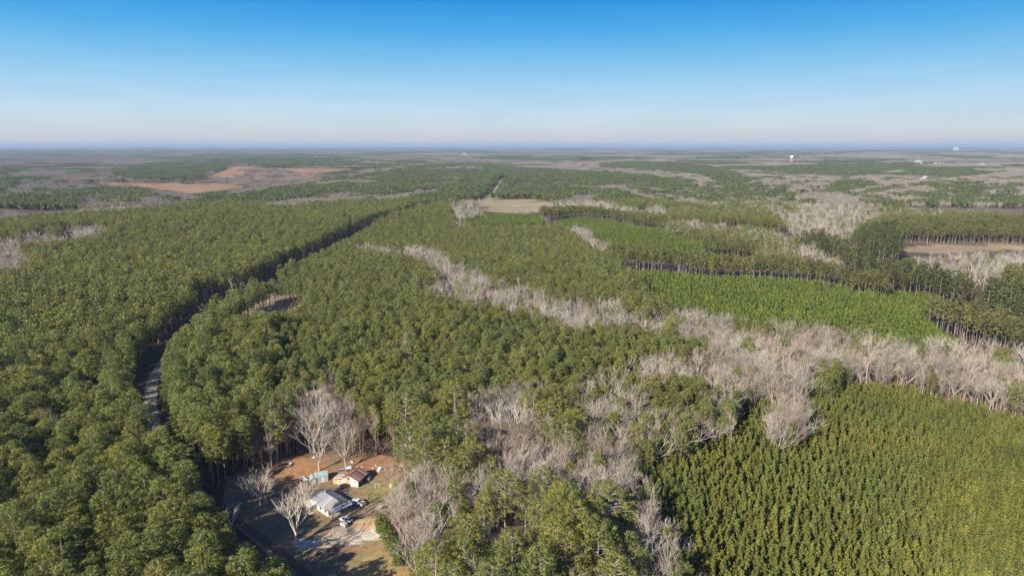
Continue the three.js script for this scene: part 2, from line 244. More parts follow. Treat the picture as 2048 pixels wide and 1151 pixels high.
// o: height h, spread (radians), forks per level, kind: 'vase' or 'slim', twig width w, twigs per end
function bare(seed, o) {
  const r = rng(seed), wood = new Shape3(), twigs = new Shape3(), tint = (k) => { const q = 0.85 + 0.3 * r(); const c = o.bark ?? GREY_BARK; return [c[0] * q * k, c[1] * q * k, c[2] * q * k]; };
  const grow = (from, dir, len, rad, level) => {
    const bend = dir.clone().add(V((r() - 0.5) * 0.35, 0.18, (r() - 0.5) * 0.35)).normalize(), mid = from.clone().addScaledVector(dir, len * 0.5), end = mid.clone().addScaledVector(bend, len * 0.5);
    (level > 1 ? twigs : wood).tube([from, mid, end], [rad, rad * 0.78, rad * 0.5], level === 0 ? o.sides ?? 5 : 3, tint(1));
    if (level >= o.levels) { for (let i = 0; i < o.twigs; i++) { const d = bend.clone().add(V((r() - 0.5) * 1.5, (r() - 0.25) * 0.9, (r() - 0.5) * 1.5)).normalize(); const a = from.clone().lerp(end, 0.3 + 0.7 * r()); twigs.twig(a, a.clone().addScaledVector(d, o.tw * (0.6 + 0.8 * r())), o.w, tint(0.95), r); } return; }
    const n = o.forks[level];
    for (let i = 0; i < n; i++) {
      const az = (i + r() * 0.8) / n * 2 * Math.PI, sprd = o.spread * (level ? 1 : 1) * (0.55 + 0.75 * r()), u = bend.clone().cross(V(0.3, 0.1, 0.9)).normalize(), v = bend.clone().cross(u);
      const d = bend.clone().multiplyScalar(Math.cos(sprd)).addScaledVector(u, Math.sin(sprd) * Math.cos(az)).addScaledVector(v, Math.sin(sprd) * Math.sin(az)).add(V(0, o.lift, 0)).normalize();
      const a = o.kind === 'slim' && level === 0 ? from.clone().lerp(end, 0.45 + 0.55 * (i / n)) : i < 1 ? end : mid.clone().lerp(end, 0.2 + 0.8 * r());
      grow(a, d, (level === 0 ? o.h * (o.first ?? (o.kind === 'slim' ? 0.24 : 0.4)) : len * o.taper) * (0.8 + 0.4 * r()), rad * (level === 0 && o.kind !== 'slim' ? 0.62 : 0.5), level + 1);
    }
  };
  grow(V(0, -0.4, 0), V((r() - 0.5) * 0.14, 1, (r() - 0.5) * 0.14).normalize(), o.h * (o.kind === 'slim' ? 0.78 : o.bole ?? 0.4), o.tr, 0);
  return { wood: wood.build(), crown: twigs.build() };
}
const joined = (t) => mergeGeometries([t.wood, t.crown], true);
function family(n, make) { return Array.from({ length: n }, (_, i) => make(i)); }

// near and middle-distance forms of every kind
const near = {
  L: family(7, (i) => pine(100 + i, { h: 19 + (i % 3) * 1.5, cb: 0.42, r: 3.0 + 0.5 * (i % 3), n: 84, f: 40, s: 0.205, cr: 0.95, tr: 0.26, col: GREEN.pine, limbs: 0.12 })),
  P: family(6, (i) => pine(140 + i, { h: 15.5 + (i % 3), cb: 0.42, r: 1.9 + 0.25 * (i % 3), n: 60, f: 34, s: 0.20, cr: 0.78, tr: 0.2, col: GREEN.pine, limbs: 0.05 })),
  H: family(8, (i) => pine(180 + i, { h: 21 + (i % 4) * 1.3, cb: 0.40, r: 4.6 + 0.5 * (i % 3), n: 110, f: 42, s: 0.215, cr: 1.0, tr: 0.34, col: GREEN.big, limbs: 0.4, bark: [0.42, 0.36, 0.30] })),
  Y: family(7, (i) => pine(220 + i, { h: 6.2 + (i % 3) * 0.7, cb: 0.06, r: 1.7, n: 32, f: 24, s: 0.21, cr: 0.54, tr: 0.09, col: GREEN.young, shape: 'cone', flat: 0.9 })),
  B: [...family(6, (i) => bare(260 + i, { h: 15.5 + (i % 3) * 2, kind: 'vase', bole: 0.36, spread: 0.66, forks: [5, 4, 4], levels: 3, twigs: 6, tw: 1.4, w: 0.05, taper: 0.58, lift: 0.07, tr: 0.26, first: 0.34 })),
      ...family(5, (i) => bare(280 + i, { h: 15 + (i % 3) * 1.5, kind: 'slim', spread: 0.6, forks: [14, 3], levels: 2, twigs: 9, tw: 1.3, w: 0.055, taper: 0.55, lift: 0.3, tr: 0.15, bark: [0.44, 0.36, 0.30] }))],
};
const mid = {
  L: family(5, (i) => pine(300 + i, { h: 18.5 + (i % 3), cb: 0.46, r: 2.6 + 0.4 * (i % 3), n: 32, f: 12, s: 0.45, cr: 0.85, tr: 0.26, sides: 4, col: GREEN.pine })),
  P: family(5, (i) => pine(320 + i, { h: 15.5 + (i % 3), cb: 0.46, r: 1.8 + 0.25 * (i % 3), n: 24, f: 11, s: 0.38, cr: 0.72, tr: 0.2, sides: 3, col: GREEN.pine })),
  T: family(5, (i) => pine(340 + i, { h: 19.6 + (i % 3) * 0.7, cb: 0.48 + 0.05 * (i % 3), r: 2.7, n: 16, f: 12, s: 0.62, cr: 1.15, tr: 0.18, sides: 4, col: [0.20, 0.205, 0.065], bark: [0.31, 0.27, 0.235] })),
  H: family(5, (i) => pine(360 + i, { h: 22 + (i % 3) * 1.5, cb: 0.36, r: 3.8, n: 36, f: 12, s: 0.6, cr: 1.1, tr: 0.3, sides: 4, col: [0.14, 0.16, 0.05] })),
  G: family(6, (i) => pine(380 + i, { h: 5 + (i % 3) * 0.7, cb: 0.05, r: 1.35, n: 10, f: 9, s: 0.5, cr: 0.6, tr: 0.07, sides: 3, col: GREEN.bright, shape: 'cone', flat: 0.9 })),
  Y: family(5, (i) => pine(400 + i, { h: 6.2 + (i % 3) * 0.7, cb: 0.06, r: 1.75, n: 14, f: 10, s: 0.5, cr: 0.7, tr: 0.09, sides: 3, col: GREEN.young, shape: 'cone', flat: 0.9 })),
  B: [...family(5, (i) => bare(420 + i, { h: 15.5 + (i % 3) * 1.5, kind: 'vase', bole: 0.36, spread: 0.68, forks: [6, 4], levels: 2, twigs: 6, tw: 2.2, w: 0.075, taper: 0.62, lift: 0.08, tr: 0.3, sides: 4, first: 0.36 })),
      ...family(3, (i) => bare(440 + i, { h: 14.5 + (i % 3), kind: 'slim', spread: 0.6, forks: [11], levels: 1, twigs: 7, tw: 2.0, w: 0.09, taper: 0.5, lift: 0.35, tr: 0.18, sides: 4 }))],
};
mid.M = mid.P; near.T = mid.T; near.G = mid.G;

// which kinds stand in a stand, how far apart, and how high their crowns sit
const KIND = { // gap between trees, height at which a crown is seen from near and from far, share in each stand
  T: { gap: 5.0, crown: [19, 20], in: { T: 1 } }, H: { gap: 7.0, crown: [16, 21], in: { H: 0.9, Q: 0 } }, L: { gap: 4.8, crown: [14, 20.5], in: { L: 1 } }, P: { gap: 3.7, crown: [12, 17.3], in: { P: 1, M: 0.72, Q: 0.42, D: 0.02, B: 0.05 } },
  B: { gap: 4.3, crown: [10, 14], in: { B: 1, M: 0.3, Q: 0.62, D: 0.35, H: 0.16, C: 0.015, L: 0.012, P: 0.012 } }, Y: { gap: 2.05, crown: [4.4, 5.2], in: { Y: 1 } }, G: { gap: 2.35, crown: [3.5, 4.6], in: { G: 1 } }, W: { gap: 3.3, crown: [9, 11], in: { B: 1, H: 0.08 } },
};
const LETTER = Object.fromEntries(Object.entries(CODE).map(([k, v]) => [v, k]));
const YARD_AT = (x, z) => within(CLEARING, x, z);
const NEAR_END = 430, MID_END = 1350, PATCH_END = 5200, FAR_END = 24000;
const spots = {};
{
  let seed = 5000;
  for (const [kind, k] of Object.entries(KIND)) {
    const r = rng(seed++), list = spots[kind] = [], row = k.gap;
    for (let z = 105; z < MID_END; z += row) {
      const half = z * 0.80 + 70;
      for (let x = -half; x < half; x += row) {
        const px = x + (r() - 0.5) * row * (kind === 'Y' || kind === 'G' ? 0.95 : 0.9), pz = -(z + (r() - 0.5) * row * 0.95), pick = r(), size = r(), turn = r() * 6.283, tone = r(), tilt = r(), sort = r();
        const d = Math.hypot(px, pz);
        if (d > MID_END) continue;
        const gy = ground(px, pz), [sx, sy] = seenAt(px, gy + lerp(k.crown[0], k.crown[1], smoothstep(d, 280, 720)), pz), letter = LETTER[standAt(sx + 7 * noiseC(px / 23, pz / 23), sy)], share = k.in[letter] ?? 0;
        if (!share) continue;
        // mixtures gather in drifts rather than salt and pepper
        const drift = share < 1 ? clamp(0.5 + 0.8 * fbm(px / 45 + (kind === 'B' ? 40 : 0), pz / 45), 0, 1) : 0;
        if (share < 1 && pick > share * (0.45 + 1.1 * drift)) continue;
        if (kind === 'W' && d > 310) continue;
        if (kind === 'B' && letter === 'B' && d > 400 && tilt > 0.4) continue;
        if (openRoad(px, pz) || (d < 330 && YARD_AT(px, pz))) continue;
        if (kind !== 'B' && kind !== 'W' && d < 620 && shadesSunlit(px, pz, k.crown[0] * 1.3 * (0.8 + 0.4 * size), sort)) continue;
        list.push({ x: px, y: gy, z: pz, d, sx, sy, size, turn, tone, tilt, sort: kind === 'W' ? 0.56 + 0.43 * sort : sort, letter });
      }
    }
  }
}
for (const s of spots.W) spots.B.push(Object.assign(s, { size: s.size * 0.75 }));
delete spots.W;
const up = V(0, 1, 0), quat = new THREE.Quaternion(), mat4 = new THREE.Matrix4(), tint = new THREE.Color();
const sizeOf = (kind, s) => kind === 'B' ? 0.62 + 0.62 * s.size : kind === 'H' ? 0.78 + 0.42 * s.size : kind === 'Y' ? 0.7 + 0.5 * s.size : kind === 'T' ? 0.86 + 0.26 * s.size : 0.76 + 0.42 * s.size;
function tone(kind, s) { // every tree has a tone of its own, and stands have warmer and cooler parts
  const w = fbm(s.x / 60, s.z / 60), k = (kind === 'B' ? (0.62 + 0.66 * s.tone) * (s.d > 430 ? 0.86 : 0.92) : 0.72 + 0.5 * s.tone) * (1 + 0.10 * w);
  return kind === 'B' ? tint.setRGB(k, k * (0.97 + 0.05 * w), k * (0.95 + 0.06 * w)) : tint.setRGB(k * (1 + 0.10 * w + 0.12 * (s.sort - 0.5) + (s.tilt > 0.965 ? 0.16 : 0)), k * (s.tilt > 0.965 ? 0.95 : 1), k * (1 - 0.12 * w));
}
// stuff: everything of a kind that is not built singly, one object with an instanced child per form
function mass(name, label, category, kind, list, forms, mats) {
  const g = new THREE.Group(); g.name = numbered(name); tag(g, label, category, null, 'stuff'); scene.add(g);
  const per = forms.map(() => []);
  for (const s of list) per[Math.floor(s.sort * forms.length * 0.9999)].push(s);
  per.forEach((ss, i) => {
    if (!ss.length) return;
    const im = new THREE.InstancedMesh(forms[i], mats, ss.length); im.name = name + '_trees'; im.castShadow = im.receiveShadow = true;
    ss.forEach((s, j) => {
      const k = s.scale ?? sizeOf(kind, s), k2 = s.scale ?? k * (0.92 + 0.16 * s.tilt);
      mat4.compose(V(s.x, s.y, s.z), quat.setFromAxisAngle(up, s.turn), V(k2, s.scale ? 1 : k, k2)); im.setMatrixAt(j, mat4); im.setColorAt(j, tone(kind, s));
    });
    g.add(im);
  });
  return g;
}
const count = (k) => spots[k].length;
console.log(Object.keys(spots).map((k) => k + ' ' + count(k)).join(', '));

// farther off, trees stand in patches: one form is a piece of wood some 26 m (later 90 m) across
function patch(seed, side, n, kind) {
  const r = rng(seed), s = new Shape3();
  for (let i = 0; i < n; i++) {
    const x = (r() - 0.5) * side, z = (r() - 0.5) * side, big = side > 50;
    if (kind === 'pine') {
      const h = 11 + 4.5 * r(), rad = (big ? 4.6 : 2.7) * (0.75 + 0.5 * r()), k = 0.75 + 0.5 * r(), col = [0.165 * k, 0.195 * k, 0.06 * k];
      s.clump(V(x, h - rad, z), rad, big ? 9 : 13, rad * 0.62, col, r, 1.0);
      if (!big) { s.clump(V(x, h * 0.5, z), rad * 0.8, 6, rad * 0.6, col, r, 1.3); s.twig(V(x, 0, z), V(x, h * 0.8, z), 0.5, [0.3, 0.25, 0.2], r); }
    } else {
      const h = 10 + 5 * r(), rad = (big ? 4.5 : 2.8) * (0.7 + 0.6 * r()), k = 0.75 + 0.5 * r(), col = [0.30 * k, 0.266 * k, 0.232 * k], base = V(x, h * 0.25, z);
      s.twig(V(x, 0, z), V(x, h * 0.8, z), big ? 0.9 : 0.5, col, r);
      for (let j = 0; j < (big ? 10 : 15); j++) { const a = r() * 6.283, q = Math.sqrt(r()) * rad; s.twig(base.clone().lerp(V(x, h * 0.7, z), r() * 0.7), V(x + Math.cos(a) * q, h * (0.72 + 0.3 * r()), z + Math.sin(a) * q), big ? 1.0 : 0.55, col, r); }
    }
  }
  return s.build();
}
const patchForms = { P: family(4, (i) => patch(600 + i, 28, 26, 'pine')), B: family(4, (i) => patch(610 + i, 28, 24, 'bare')), p: family(3, (i) => patch(620 + i, 100, 120, 'pine')), b: family(3, (i) => patch(630 + i, 100, 110, 'bare')) };
const farPine = (x, z) => { const v = noiseA(x / 900 + 9, z / 420) * 0.6 + noiseB(x / 330, z / 200 + 4) * 0.4; return v; };
const patches = { P: [], B: [], p: [], b: [] };
{
  const r = rng(77);
  for (let z = MID_END - 30; z < PATCH_END; z += 25) for (let x = -z * 0.8 - 60; x < z * 0.8 + 60; x += 25) {
    const px = x + (r() - 0.5) * 18, pz = -(z + (r() - 0.5) * 18), d = Math.hypot(px, pz), s = { x: px, z: pz, d, turn: r() * 6.283, tone: 0.3 + 0.4 * r(), sort: r(), tilt: 0.5, scale: 0.85 + 0.35 * r() }, pick = r();
    if (d < MID_END || d > PATCH_END || openRoad(px, pz)) continue;
    s.y = ground(px, pz);
    const [sx, sy] = seenAt(px, s.y + 14.5, pz), letter = LETTER[standAt(sx, sy)];
    const v = farPine(px, pz);
    let k = { P: 'P', L: 'P', T: 'P', H: 'P', B: 'B', G: 'P' }[letter];
    if (letter === 'M') k = pick < 0.55 ? 'P' : 'B'; else if (letter === 'Q') k = pick < 0.5 ? 'P' : 'B'; else if (letter === 'D') k = pick < 0.45 ? 'B' : null; else if (letter === 'B' && pick < 0.05) k = 'P';
    else if (letter === 'X' || letter === undefined) k = v > (px > 0 ? 0.3 : 0.14) + 0.3 * (pick - 0.5) ? 'P' : 'B';
    if (k) patches[k].push(s);
  }
  for (let z = PATCH_END - 60; z < FAR_END;) {
    const step = z < 10000 ? 88 : 140;
    for (let x = -z * 0.8 - 200; x < z * 0.8 + 200; x += step) {
      const px = x + (r() - 0.5) * 50, pz = -(z + (r() - 0.5) * 50), d = Math.hypot(px, pz), s = { x: px, z: pz, d, turn: r() * 6.283, tone: 0.3 + 0.4 * r(), sort: r(), tilt: 0.5, scale: (step / 88) * (0.95 + 0.2 * r()) }, pick = r();
      if (d < PATCH_END) continue;
      s.y = ground(px, pz);
      const v = noiseA(px / 2600 + 5, pz / 1500) * 0.6 + noiseB(px / 800, pz / 700 + 2) * 0.4;
      if (v > 0.52) continue;
      patches[v > 0.1 + 0.3 * (pick - 0.5) ? 'p' : 'b'].push(s);
    }
    z += step;
  }
}
console.log(Object.entries(patches).map(([k, v]) => k + ' ' + v.length).join(', '));
mass('distant_pine_woods', 'blue-green pine woods in the distance reaching back towards the horizon', 'forest', 'P', patches.P, patchForms.P, foliage);
mass('distant_bare_woods', 'grey leafless woods in the distance lying between the far pine woods', 'forest', 'B', patches.B, patchForms.B, bark);
mass('horizon_pine_woods', 'hazy blue pine woods right under the horizon', 'forest', 'P', patches.p, patchForms.p, foliage);
mass('horizon_bare_woods', 'hazy mauve leafless woods right under the horizon', 'forest', 'B', patches.b, patchForms.b, bark);

// the three hundred of each kind that show largest stand singly, as trees with trunk and crown
const inView = (s) => s.sx > 0 && s.sx < 2048 && s.sy < 1151;
const leafTints = [leafy(), leafy(1.12, 1.06, 0.9), leafy(0.86, 0.9, 0.95), leafy(1.2, 1.1, 0.95), leafy(0.94, 0.97, 1)];
function single(kind, name, category, lists, describe, limit = 300) {
  const protos = new Map(), rest = [];
  const all = lists.flatMap((k) => spots[k].map((s) => Object.assign(s, { k }))).sort((a, b) => a.d - b.d);
  let n = 0;
  for (const s of all) {
    if (!inView(s) || n >= limit || s.d > NEAR_END) { rest.push(s); continue; }
    n++;
    const forms = near[s.k], f = Math.floor(s.sort * forms.length * 0.9999), t = Math.floor(s.tone * leafTints.length * 0.999), key = s.k + f + '_' + t;
    let o = protos.get(key);
    if (!o) {
      o = new THREE.Group(); part('trunk', forms[f].wood, bark, o); part(kind === 'B' ? 'branches' : 'crown', forms[f].crown, kind === 'B' ? bark : leafTints[t], o); protos.set(key, o);
    } else o = o.clone();
    o.name = numbered(name); o.position.set(s.x, s.y, s.z); o.rotation.y = s.turn; const k = sizeOf(s.k, s); o.scale.set(k * (0.92 + 0.16 * s.tilt), k, k * (0.92 + 0.16 * s.tilt));
    const [label, group] = describe(s); tag(o, label, category, group); scene.add(o);
  }
  return rest;
}
const hue = (s) => s.tilt > 0.965 ? 'rust tinged' : s.tone < 0.25 ? 'deep green' : s.tone < 0.5 ? 'olive green' : s.tone < 0.75 ? 'light olive' : 'pale yellowish';
const build = (s) => s.size < 0.33 ? 'short' : s.size < 0.67 ? 'medium' : 'tall';
const yardGap = (s) => edgeOf(CLEARING, s.x, s.z);
function edgeOf(poly, x, y) { let best = 1e9; for (let i = 0, j = poly.length - 1; i < poly.length; j = i++) { const [ax, ay] = poly[j], dx = poly[i][0] - ax, dy = poly[i][1] - ay, t = clamp(((x - ax) * dx + (y - ay) * dy) / (dx * dx + dy * dy), 0, 1); best = Math.min(best, Math.hypot(x - ax - dx * t, y - ay - dy * t)); } return best; }
const restPine = single('P', 'pine_tree', 'pine tree', ['L', 'P', 'H'], (s) => {
  const road = roadDistance(s.x, s.z), yard = yardGap(s), w = `${build(s)} ${hue(s)} pine`;
  if (s.sx < 640 && s.sy > 820 && s.k === 'L') return [road < 16 ? `${w} lining the left side of the gravel road` : yard < 22 ? `${w} at the shaded left rim of the homestead yard` : s.sy > 1040 ? `${w} at the bottom edge of the lower left stand` : s.sx < 130 ? `${w} at the left edge of the picture` : s.sy > 930 ? `${w} well inside the lower left stand` : `${w} in the upper part of the lower left stand`, 'pines of the lower left stand'];
  if (s.sx < 640) return [road < 18 ? `${w} on the right side of the gravel road` : `${w} between the gravel road and the sheds`, 'pines behind the sheds'];
  if (s.sx > 1230) return [s.sy > 1000 ? `${w} at the lower left corner of the young plantation` : `${w} along the left rim of the young plantation`, 'pines by the young plantation'];
  if (s.sy > 960) return [s.sx < 950 ? `broad ${w} near the yard's right corner at the bottom edge` : `broad ${w} in the clump at bottom centre`, 'broad pines right of the yard'];
  return [yard < 30 ? `${w} standing over the scrap right of the barn` : s.sy < 860 ? `${w} at the front edge of the long stand behind the homestead` : `${w} among bare trees right of the homestead`, 'pines behind the homestead'];
});
const greyness = (s) => s.tone < 0.33 ? 'dark grey' : s.tone < 0.67 ? 'pale grey' : 'cream white';
const restBare = single('B', 'bare_tree', 'bare tree', ['B'], (s) => {
  const w = `${build(s)} ${greyness(s)} leafless ${s.sort < 6 / 11 ? 'spreading' : 'slender'} tree`, yard = yardGap(s), corner = (cx, cy) => `${s.sy > cy ? 'front' : 'back'} ${s.sx < cx ? 'left' : 'right'}`;
  if (s.sx < 480) return [`${w} among the olive pines at lower left`, 'bare trees in the left pines'];
  if (s.sx < 830 && s.sy < 960) return [yard < 12 ? `${w}, ${corner(680, 870)} of the thicket rim above the sheds` : `${w}, ${corner(660, 835)} deep in the thicket above the sheds`, 'bare trees behind the sheds'];
  if (s.sx < 970 && s.sy > 930) return [`${w}, ${corner(865, 1005)} of the bare clump beside the drive`, 'bare clump right of the drive'];
  if (s.sx < 1260) return [s.sy > 930 ? `${w}, ${corner(1130, 970)} between the bottom pines and young plantation` : s.sx < 1060 ? `${w}, ${corner(985, 865)} of the wooded strip right of the barn` : `${w}, ${corner(1150, 870)} in the mixed wood left of the plantation`, 'bare trees right of the homestead'];
  return [s.sx < 1620 ? `${w} at the upper left corner of the young plantation` : s.sx < 1850 ? `${w} along the top edge of the young plantation` : `${w} in the creek woods at the right edge`, 'bare trees of the creek woods'];
});
const restYoung = single('Y', 'young_pine', 'young pine', ['Y'], (s) => {
  const w = `${build(s)} pointed ${hue(s)} young pine`, across = s.sx < 1500 ? 'left end' : s.sx < 1660 ? 'left half' : s.sx < 1850 ? 'right half' : 'right end';
  return [s.sy > 1100 ? `${w} at the bottom edge, ${across} of the plantation` : s.sy > 1040 ? `${w} just above the bottom edge, ${across} of the plantation` : `${w} in the middle rows, ${across} of the plantation`, 'young pines of the lower right plantation'];
});
for (const k of ['L', 'P', 'H']) {
  const [name, label] = { L: ['large_pine_stand', 'broad olive pine stand filling the left side of the picture'], P: ['dense_pine_stand', 'dense dark green pine stand across the middle of the picture'], H: ['tall_pine_belt', 'tall dark pines in clumps at far right and round the homestead'] }[k], ss = restPine.filter((s) => s.k === k);
  mass(name + '_near', label + ', nearer part', 'forest', k, ss.filter((s) => s.d < NEAR_END), near[k].map(joined), [bark, foliage]);
  mass(name, label, 'forest', k, ss.filter((s) => s.d >= NEAR_END), mid[k].map(joined), [bark, foliage]);
}
mass('bare_woods_near', 'pale leafless woods in the gaps of the nearer pines', 'forest', 'B', restBare.filter((s) => s.d < NEAR_END), near.B.map(joined), [bark, bark]);
mass('bare_woods', 'pale grey leafless woods winding along the creek between the green stands', 'forest', 'B', restBare.filter((s) => s.d >= NEAR_END), mid.B.map(joined), [bark, bark]);
mass('young_plantation_near', 'yellow-green young pine plantation at lower right', 'plantation', 'Y', restYoung.filter((s) => s.d < NEAR_END), near.Y.map(joined), [bark, foliage]);
mass('young_plantation', 'far edge of the yellow-green young plantation below the creek woods', 'plantation', 'Y', restYoung.filter((s) => s.d >= NEAR_END), mid.Y.map(joined), [bark, foliage]);
mass('bright_young_pines', 'bright green low plantation of very young pines at middle right', 'plantation', 'G', spots.G, mid.G.map(joined), [bark, foliage]);
mass('tall_pine_rows', 'rows of tall thinned pines with bare stems beside the bright green plantation', 'forest', 'T', spots.T, mid.T.map(joined), [bark, foliage]);

{ // leafless saplings and brush under the bare woods near by
  const r = rng(8800), list = [], forms = family(4, (i) => joined(bare(860 + i, { h: 4.2, kind: 'vase', bole: 0.12, spread: 0.6, forks: [6, 3], levels: 2, twigs: 5, tw: 0.8, w: 0.05, taper: 0.7, lift: 0.25, first: 0.4, tr: 0.05, sides: 3, bark: [0.40, 0.285, 0.215] })));
  for (let z = 150; z < 470; z += 2.6) for (let x = -z * 0.8 - 10; x < z * 0.8 + 10; x += 2.6) {
    const px = x + (r() - 0.5) * 2.4, pz = -(z + (r() - 0.5) * 2.4), s = { x: px, y: ground(px, pz), z: pz, d: 0, size: r(), turn: r() * 6.283, tone: r(), tilt: 0.5, sort: r() }, pick = r();
    const [sx, sy] = seenAt(px, s.y + 5, pz), [bx, by] = seenAt(px, s.y + 12, pz), under = LETTER[standAt(sx, sy)], over = LETTER[standAt(bx, by)];
    if (!(under === 'B' || over === 'B' || (under === 'Q' && pick < 0.4) || (under === 'H' && pick < 0.25))) continue;
    if (openRoad(px, pz) || YARD_AT(px, pz) || pick > 0.85) continue;
    list.push(s);
  }
  for (let z = 470; z < 1150; z += 4.2) for (let x = -z * 0.2; x < z * 0.8; x += 4.2) { // along the feet of the thinned pine rows
    const px = x + (r() - 0.5) * 4, pz = -(z + (r() - 0.5) * 4), s = { x: px, y: ground(px, pz), z: pz, d: 0, size: 0.4 * r(), turn: r() * 6.283, tone: r(), tilt: 0.5, sort: r() }, pick = r(), [sx, sy] = seenAt(px, s.y + 2, pz);
    if (LETTER[standAt(sx, sy)] === 'N' && pick < 0.55 && sx > 1060) list.push(s);
  }
  mass('bare_undergrowth', 'reddish leafless brush and saplings under the bare trees round the homestead', 'undergrowth', 'B', list, forms, [bark, bark]);
}
// ---------------------------------------------------------------- the ground: one sheet out to the horizon
function grain(size, seed, spots_) { // grey grain, an average of white to multiply by
  const r = rng(seed), n1 = createNoise2D(rng(seed + 1)), data = new Uint8Array(size * size * 4);
  const tile = (x, y, f) => { const a = x / size * 2 * Math.PI, b = y / size * 2 * Math.PI; return n1(Math.cos(a) * f + Math.cos(b) * f * 0.7, Math.sin(a) * f + Math.sin(b) * f * 1.3); };
  for (let y = 0; y < size; y++) for (let x = 0; x < size; x++) {
    const v = 0.8 + 0.10 * tile(x, y, 2.3) + 0.09 * tile(x, y, 9) + 0.16 * (r() - 0.5) * spots_, o = (y * size + x) * 4;
    data[o] = 255 * clamp(v, 0, 1); data[o + 1] = 255 * clamp(v * (0.985 + 0.03 * r()), 0, 1); data[o + 2] = 255 * clamp(v * (0.97 + 0.05 * r()), 0, 1); data[o + 3] = 255;
  }
  const t = new THREE.DataTexture(data, size, size); t.wrapS = t.wrapT = THREE.RepeatWrapping; t.magFilter = THREE.LinearFilter; t.minFilter = THREE.LinearFilter; t.colorSpace = THREE.SRGBColorSpace; t.needsUpdate = true;
  return t;
}
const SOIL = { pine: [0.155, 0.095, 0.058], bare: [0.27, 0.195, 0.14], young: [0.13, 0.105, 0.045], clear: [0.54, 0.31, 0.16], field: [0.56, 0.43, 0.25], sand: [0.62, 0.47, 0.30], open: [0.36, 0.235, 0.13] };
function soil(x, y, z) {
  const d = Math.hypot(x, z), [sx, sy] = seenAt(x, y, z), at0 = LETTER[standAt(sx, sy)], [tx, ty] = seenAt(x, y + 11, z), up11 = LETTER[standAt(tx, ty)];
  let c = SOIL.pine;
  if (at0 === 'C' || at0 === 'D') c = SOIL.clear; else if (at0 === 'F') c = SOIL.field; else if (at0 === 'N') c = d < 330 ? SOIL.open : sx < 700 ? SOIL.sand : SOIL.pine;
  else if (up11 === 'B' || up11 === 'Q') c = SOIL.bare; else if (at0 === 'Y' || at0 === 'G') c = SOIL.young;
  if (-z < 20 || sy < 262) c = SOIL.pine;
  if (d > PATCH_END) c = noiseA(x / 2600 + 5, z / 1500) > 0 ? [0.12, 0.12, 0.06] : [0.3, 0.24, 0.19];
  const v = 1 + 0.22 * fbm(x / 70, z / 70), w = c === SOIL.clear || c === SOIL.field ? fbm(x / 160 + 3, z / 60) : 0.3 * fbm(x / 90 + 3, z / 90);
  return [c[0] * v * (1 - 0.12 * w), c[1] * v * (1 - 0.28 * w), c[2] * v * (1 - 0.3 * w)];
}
{
  const angles = []; for (let a = -180; a <= 180;) { angles.push(a); a += Math.abs(a + 0.001) < 46 ? 0.3 : 4; } if (angles[angles.length - 1] < 180) angles.push(180);
  const dist = [0.01, 30, 60]; for (let d = 85; d < 70000; d *= d < 5000 ? 1.022 : 1.05) dist.push(d);
  const p = [], c = [], uv = [], index = [], w = angles.length;
  for (const d of dist) for (const a of angles) {
    const t = a * Math.PI / 180, x = Math.sin(t) * d, z = -Math.cos(t) * d, y = ground(x, z);
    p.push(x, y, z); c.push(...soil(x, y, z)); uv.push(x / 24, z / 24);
  }
  for (let i = 0; i + 1 < dist.length; i++) for (let j = 0; j + 1 < w; j++) { const a = i * w + j, b = a + 1, e = a + w, f = e + 1; index.push(a, b, e, b, f, e); }
  const g = new THREE.BufferGeometry(); g.setAttribute('position', new THREE.Float32BufferAttribute(p, 3)); g.setAttribute('color', new THREE.Float32BufferAttribute(c, 3)); g.setAttribute('uv', new THREE.Float32BufferAttribute(uv, 2)); g.setIndex(index); g.computeVertexNormals();
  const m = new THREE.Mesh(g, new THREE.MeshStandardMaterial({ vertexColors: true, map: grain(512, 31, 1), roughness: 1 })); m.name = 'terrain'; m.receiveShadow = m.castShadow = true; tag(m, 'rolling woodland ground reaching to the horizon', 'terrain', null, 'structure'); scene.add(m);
}
// ---------------------------------------------------------------- yard, drive and road
const inside = (poly, x, y) => { let c = false; for (let i = 0, j = poly.length - 1; i < poly.length; j = i++) { const [ax, ay] = poly[i], [bx, by] = poly[j]; if ((ay > y) !== (by > y) && x < (bx - ax) * (y - ay) / (by - ay) + ax) c = !c; } return c; };
const onGround = (text) => text.split(' ').map((s) => { const [x, y] = s.split(',').map(Number), p = land(x, y); return [p.x, p.z]; });
function edgeDistance(poly, x, y) { let best = 1e9; for (let i = 0, j = poly.length - 1; i < poly.length; j = i++) { const [ax, ay] = poly[j], dx = poly[i][0] - ax, dy = poly[i][1] - ay, t = clamp(((x - ax) * dx + (y - ay) * dy) / (dx * dx + dy * dy), 0, 1); best = Math.min(best, Math.hypot(x - ax - dx * t, y - ay - dy * t)); } return best; }
const YARD = onGround('452,952 540,934 590,911 740,906 832,920 845,958 815,988 785,1014 772,1032 782,1075 812,1105 835,1160 900,1300 700,1320 610,1190 530,1105 470,1050 445,1000');
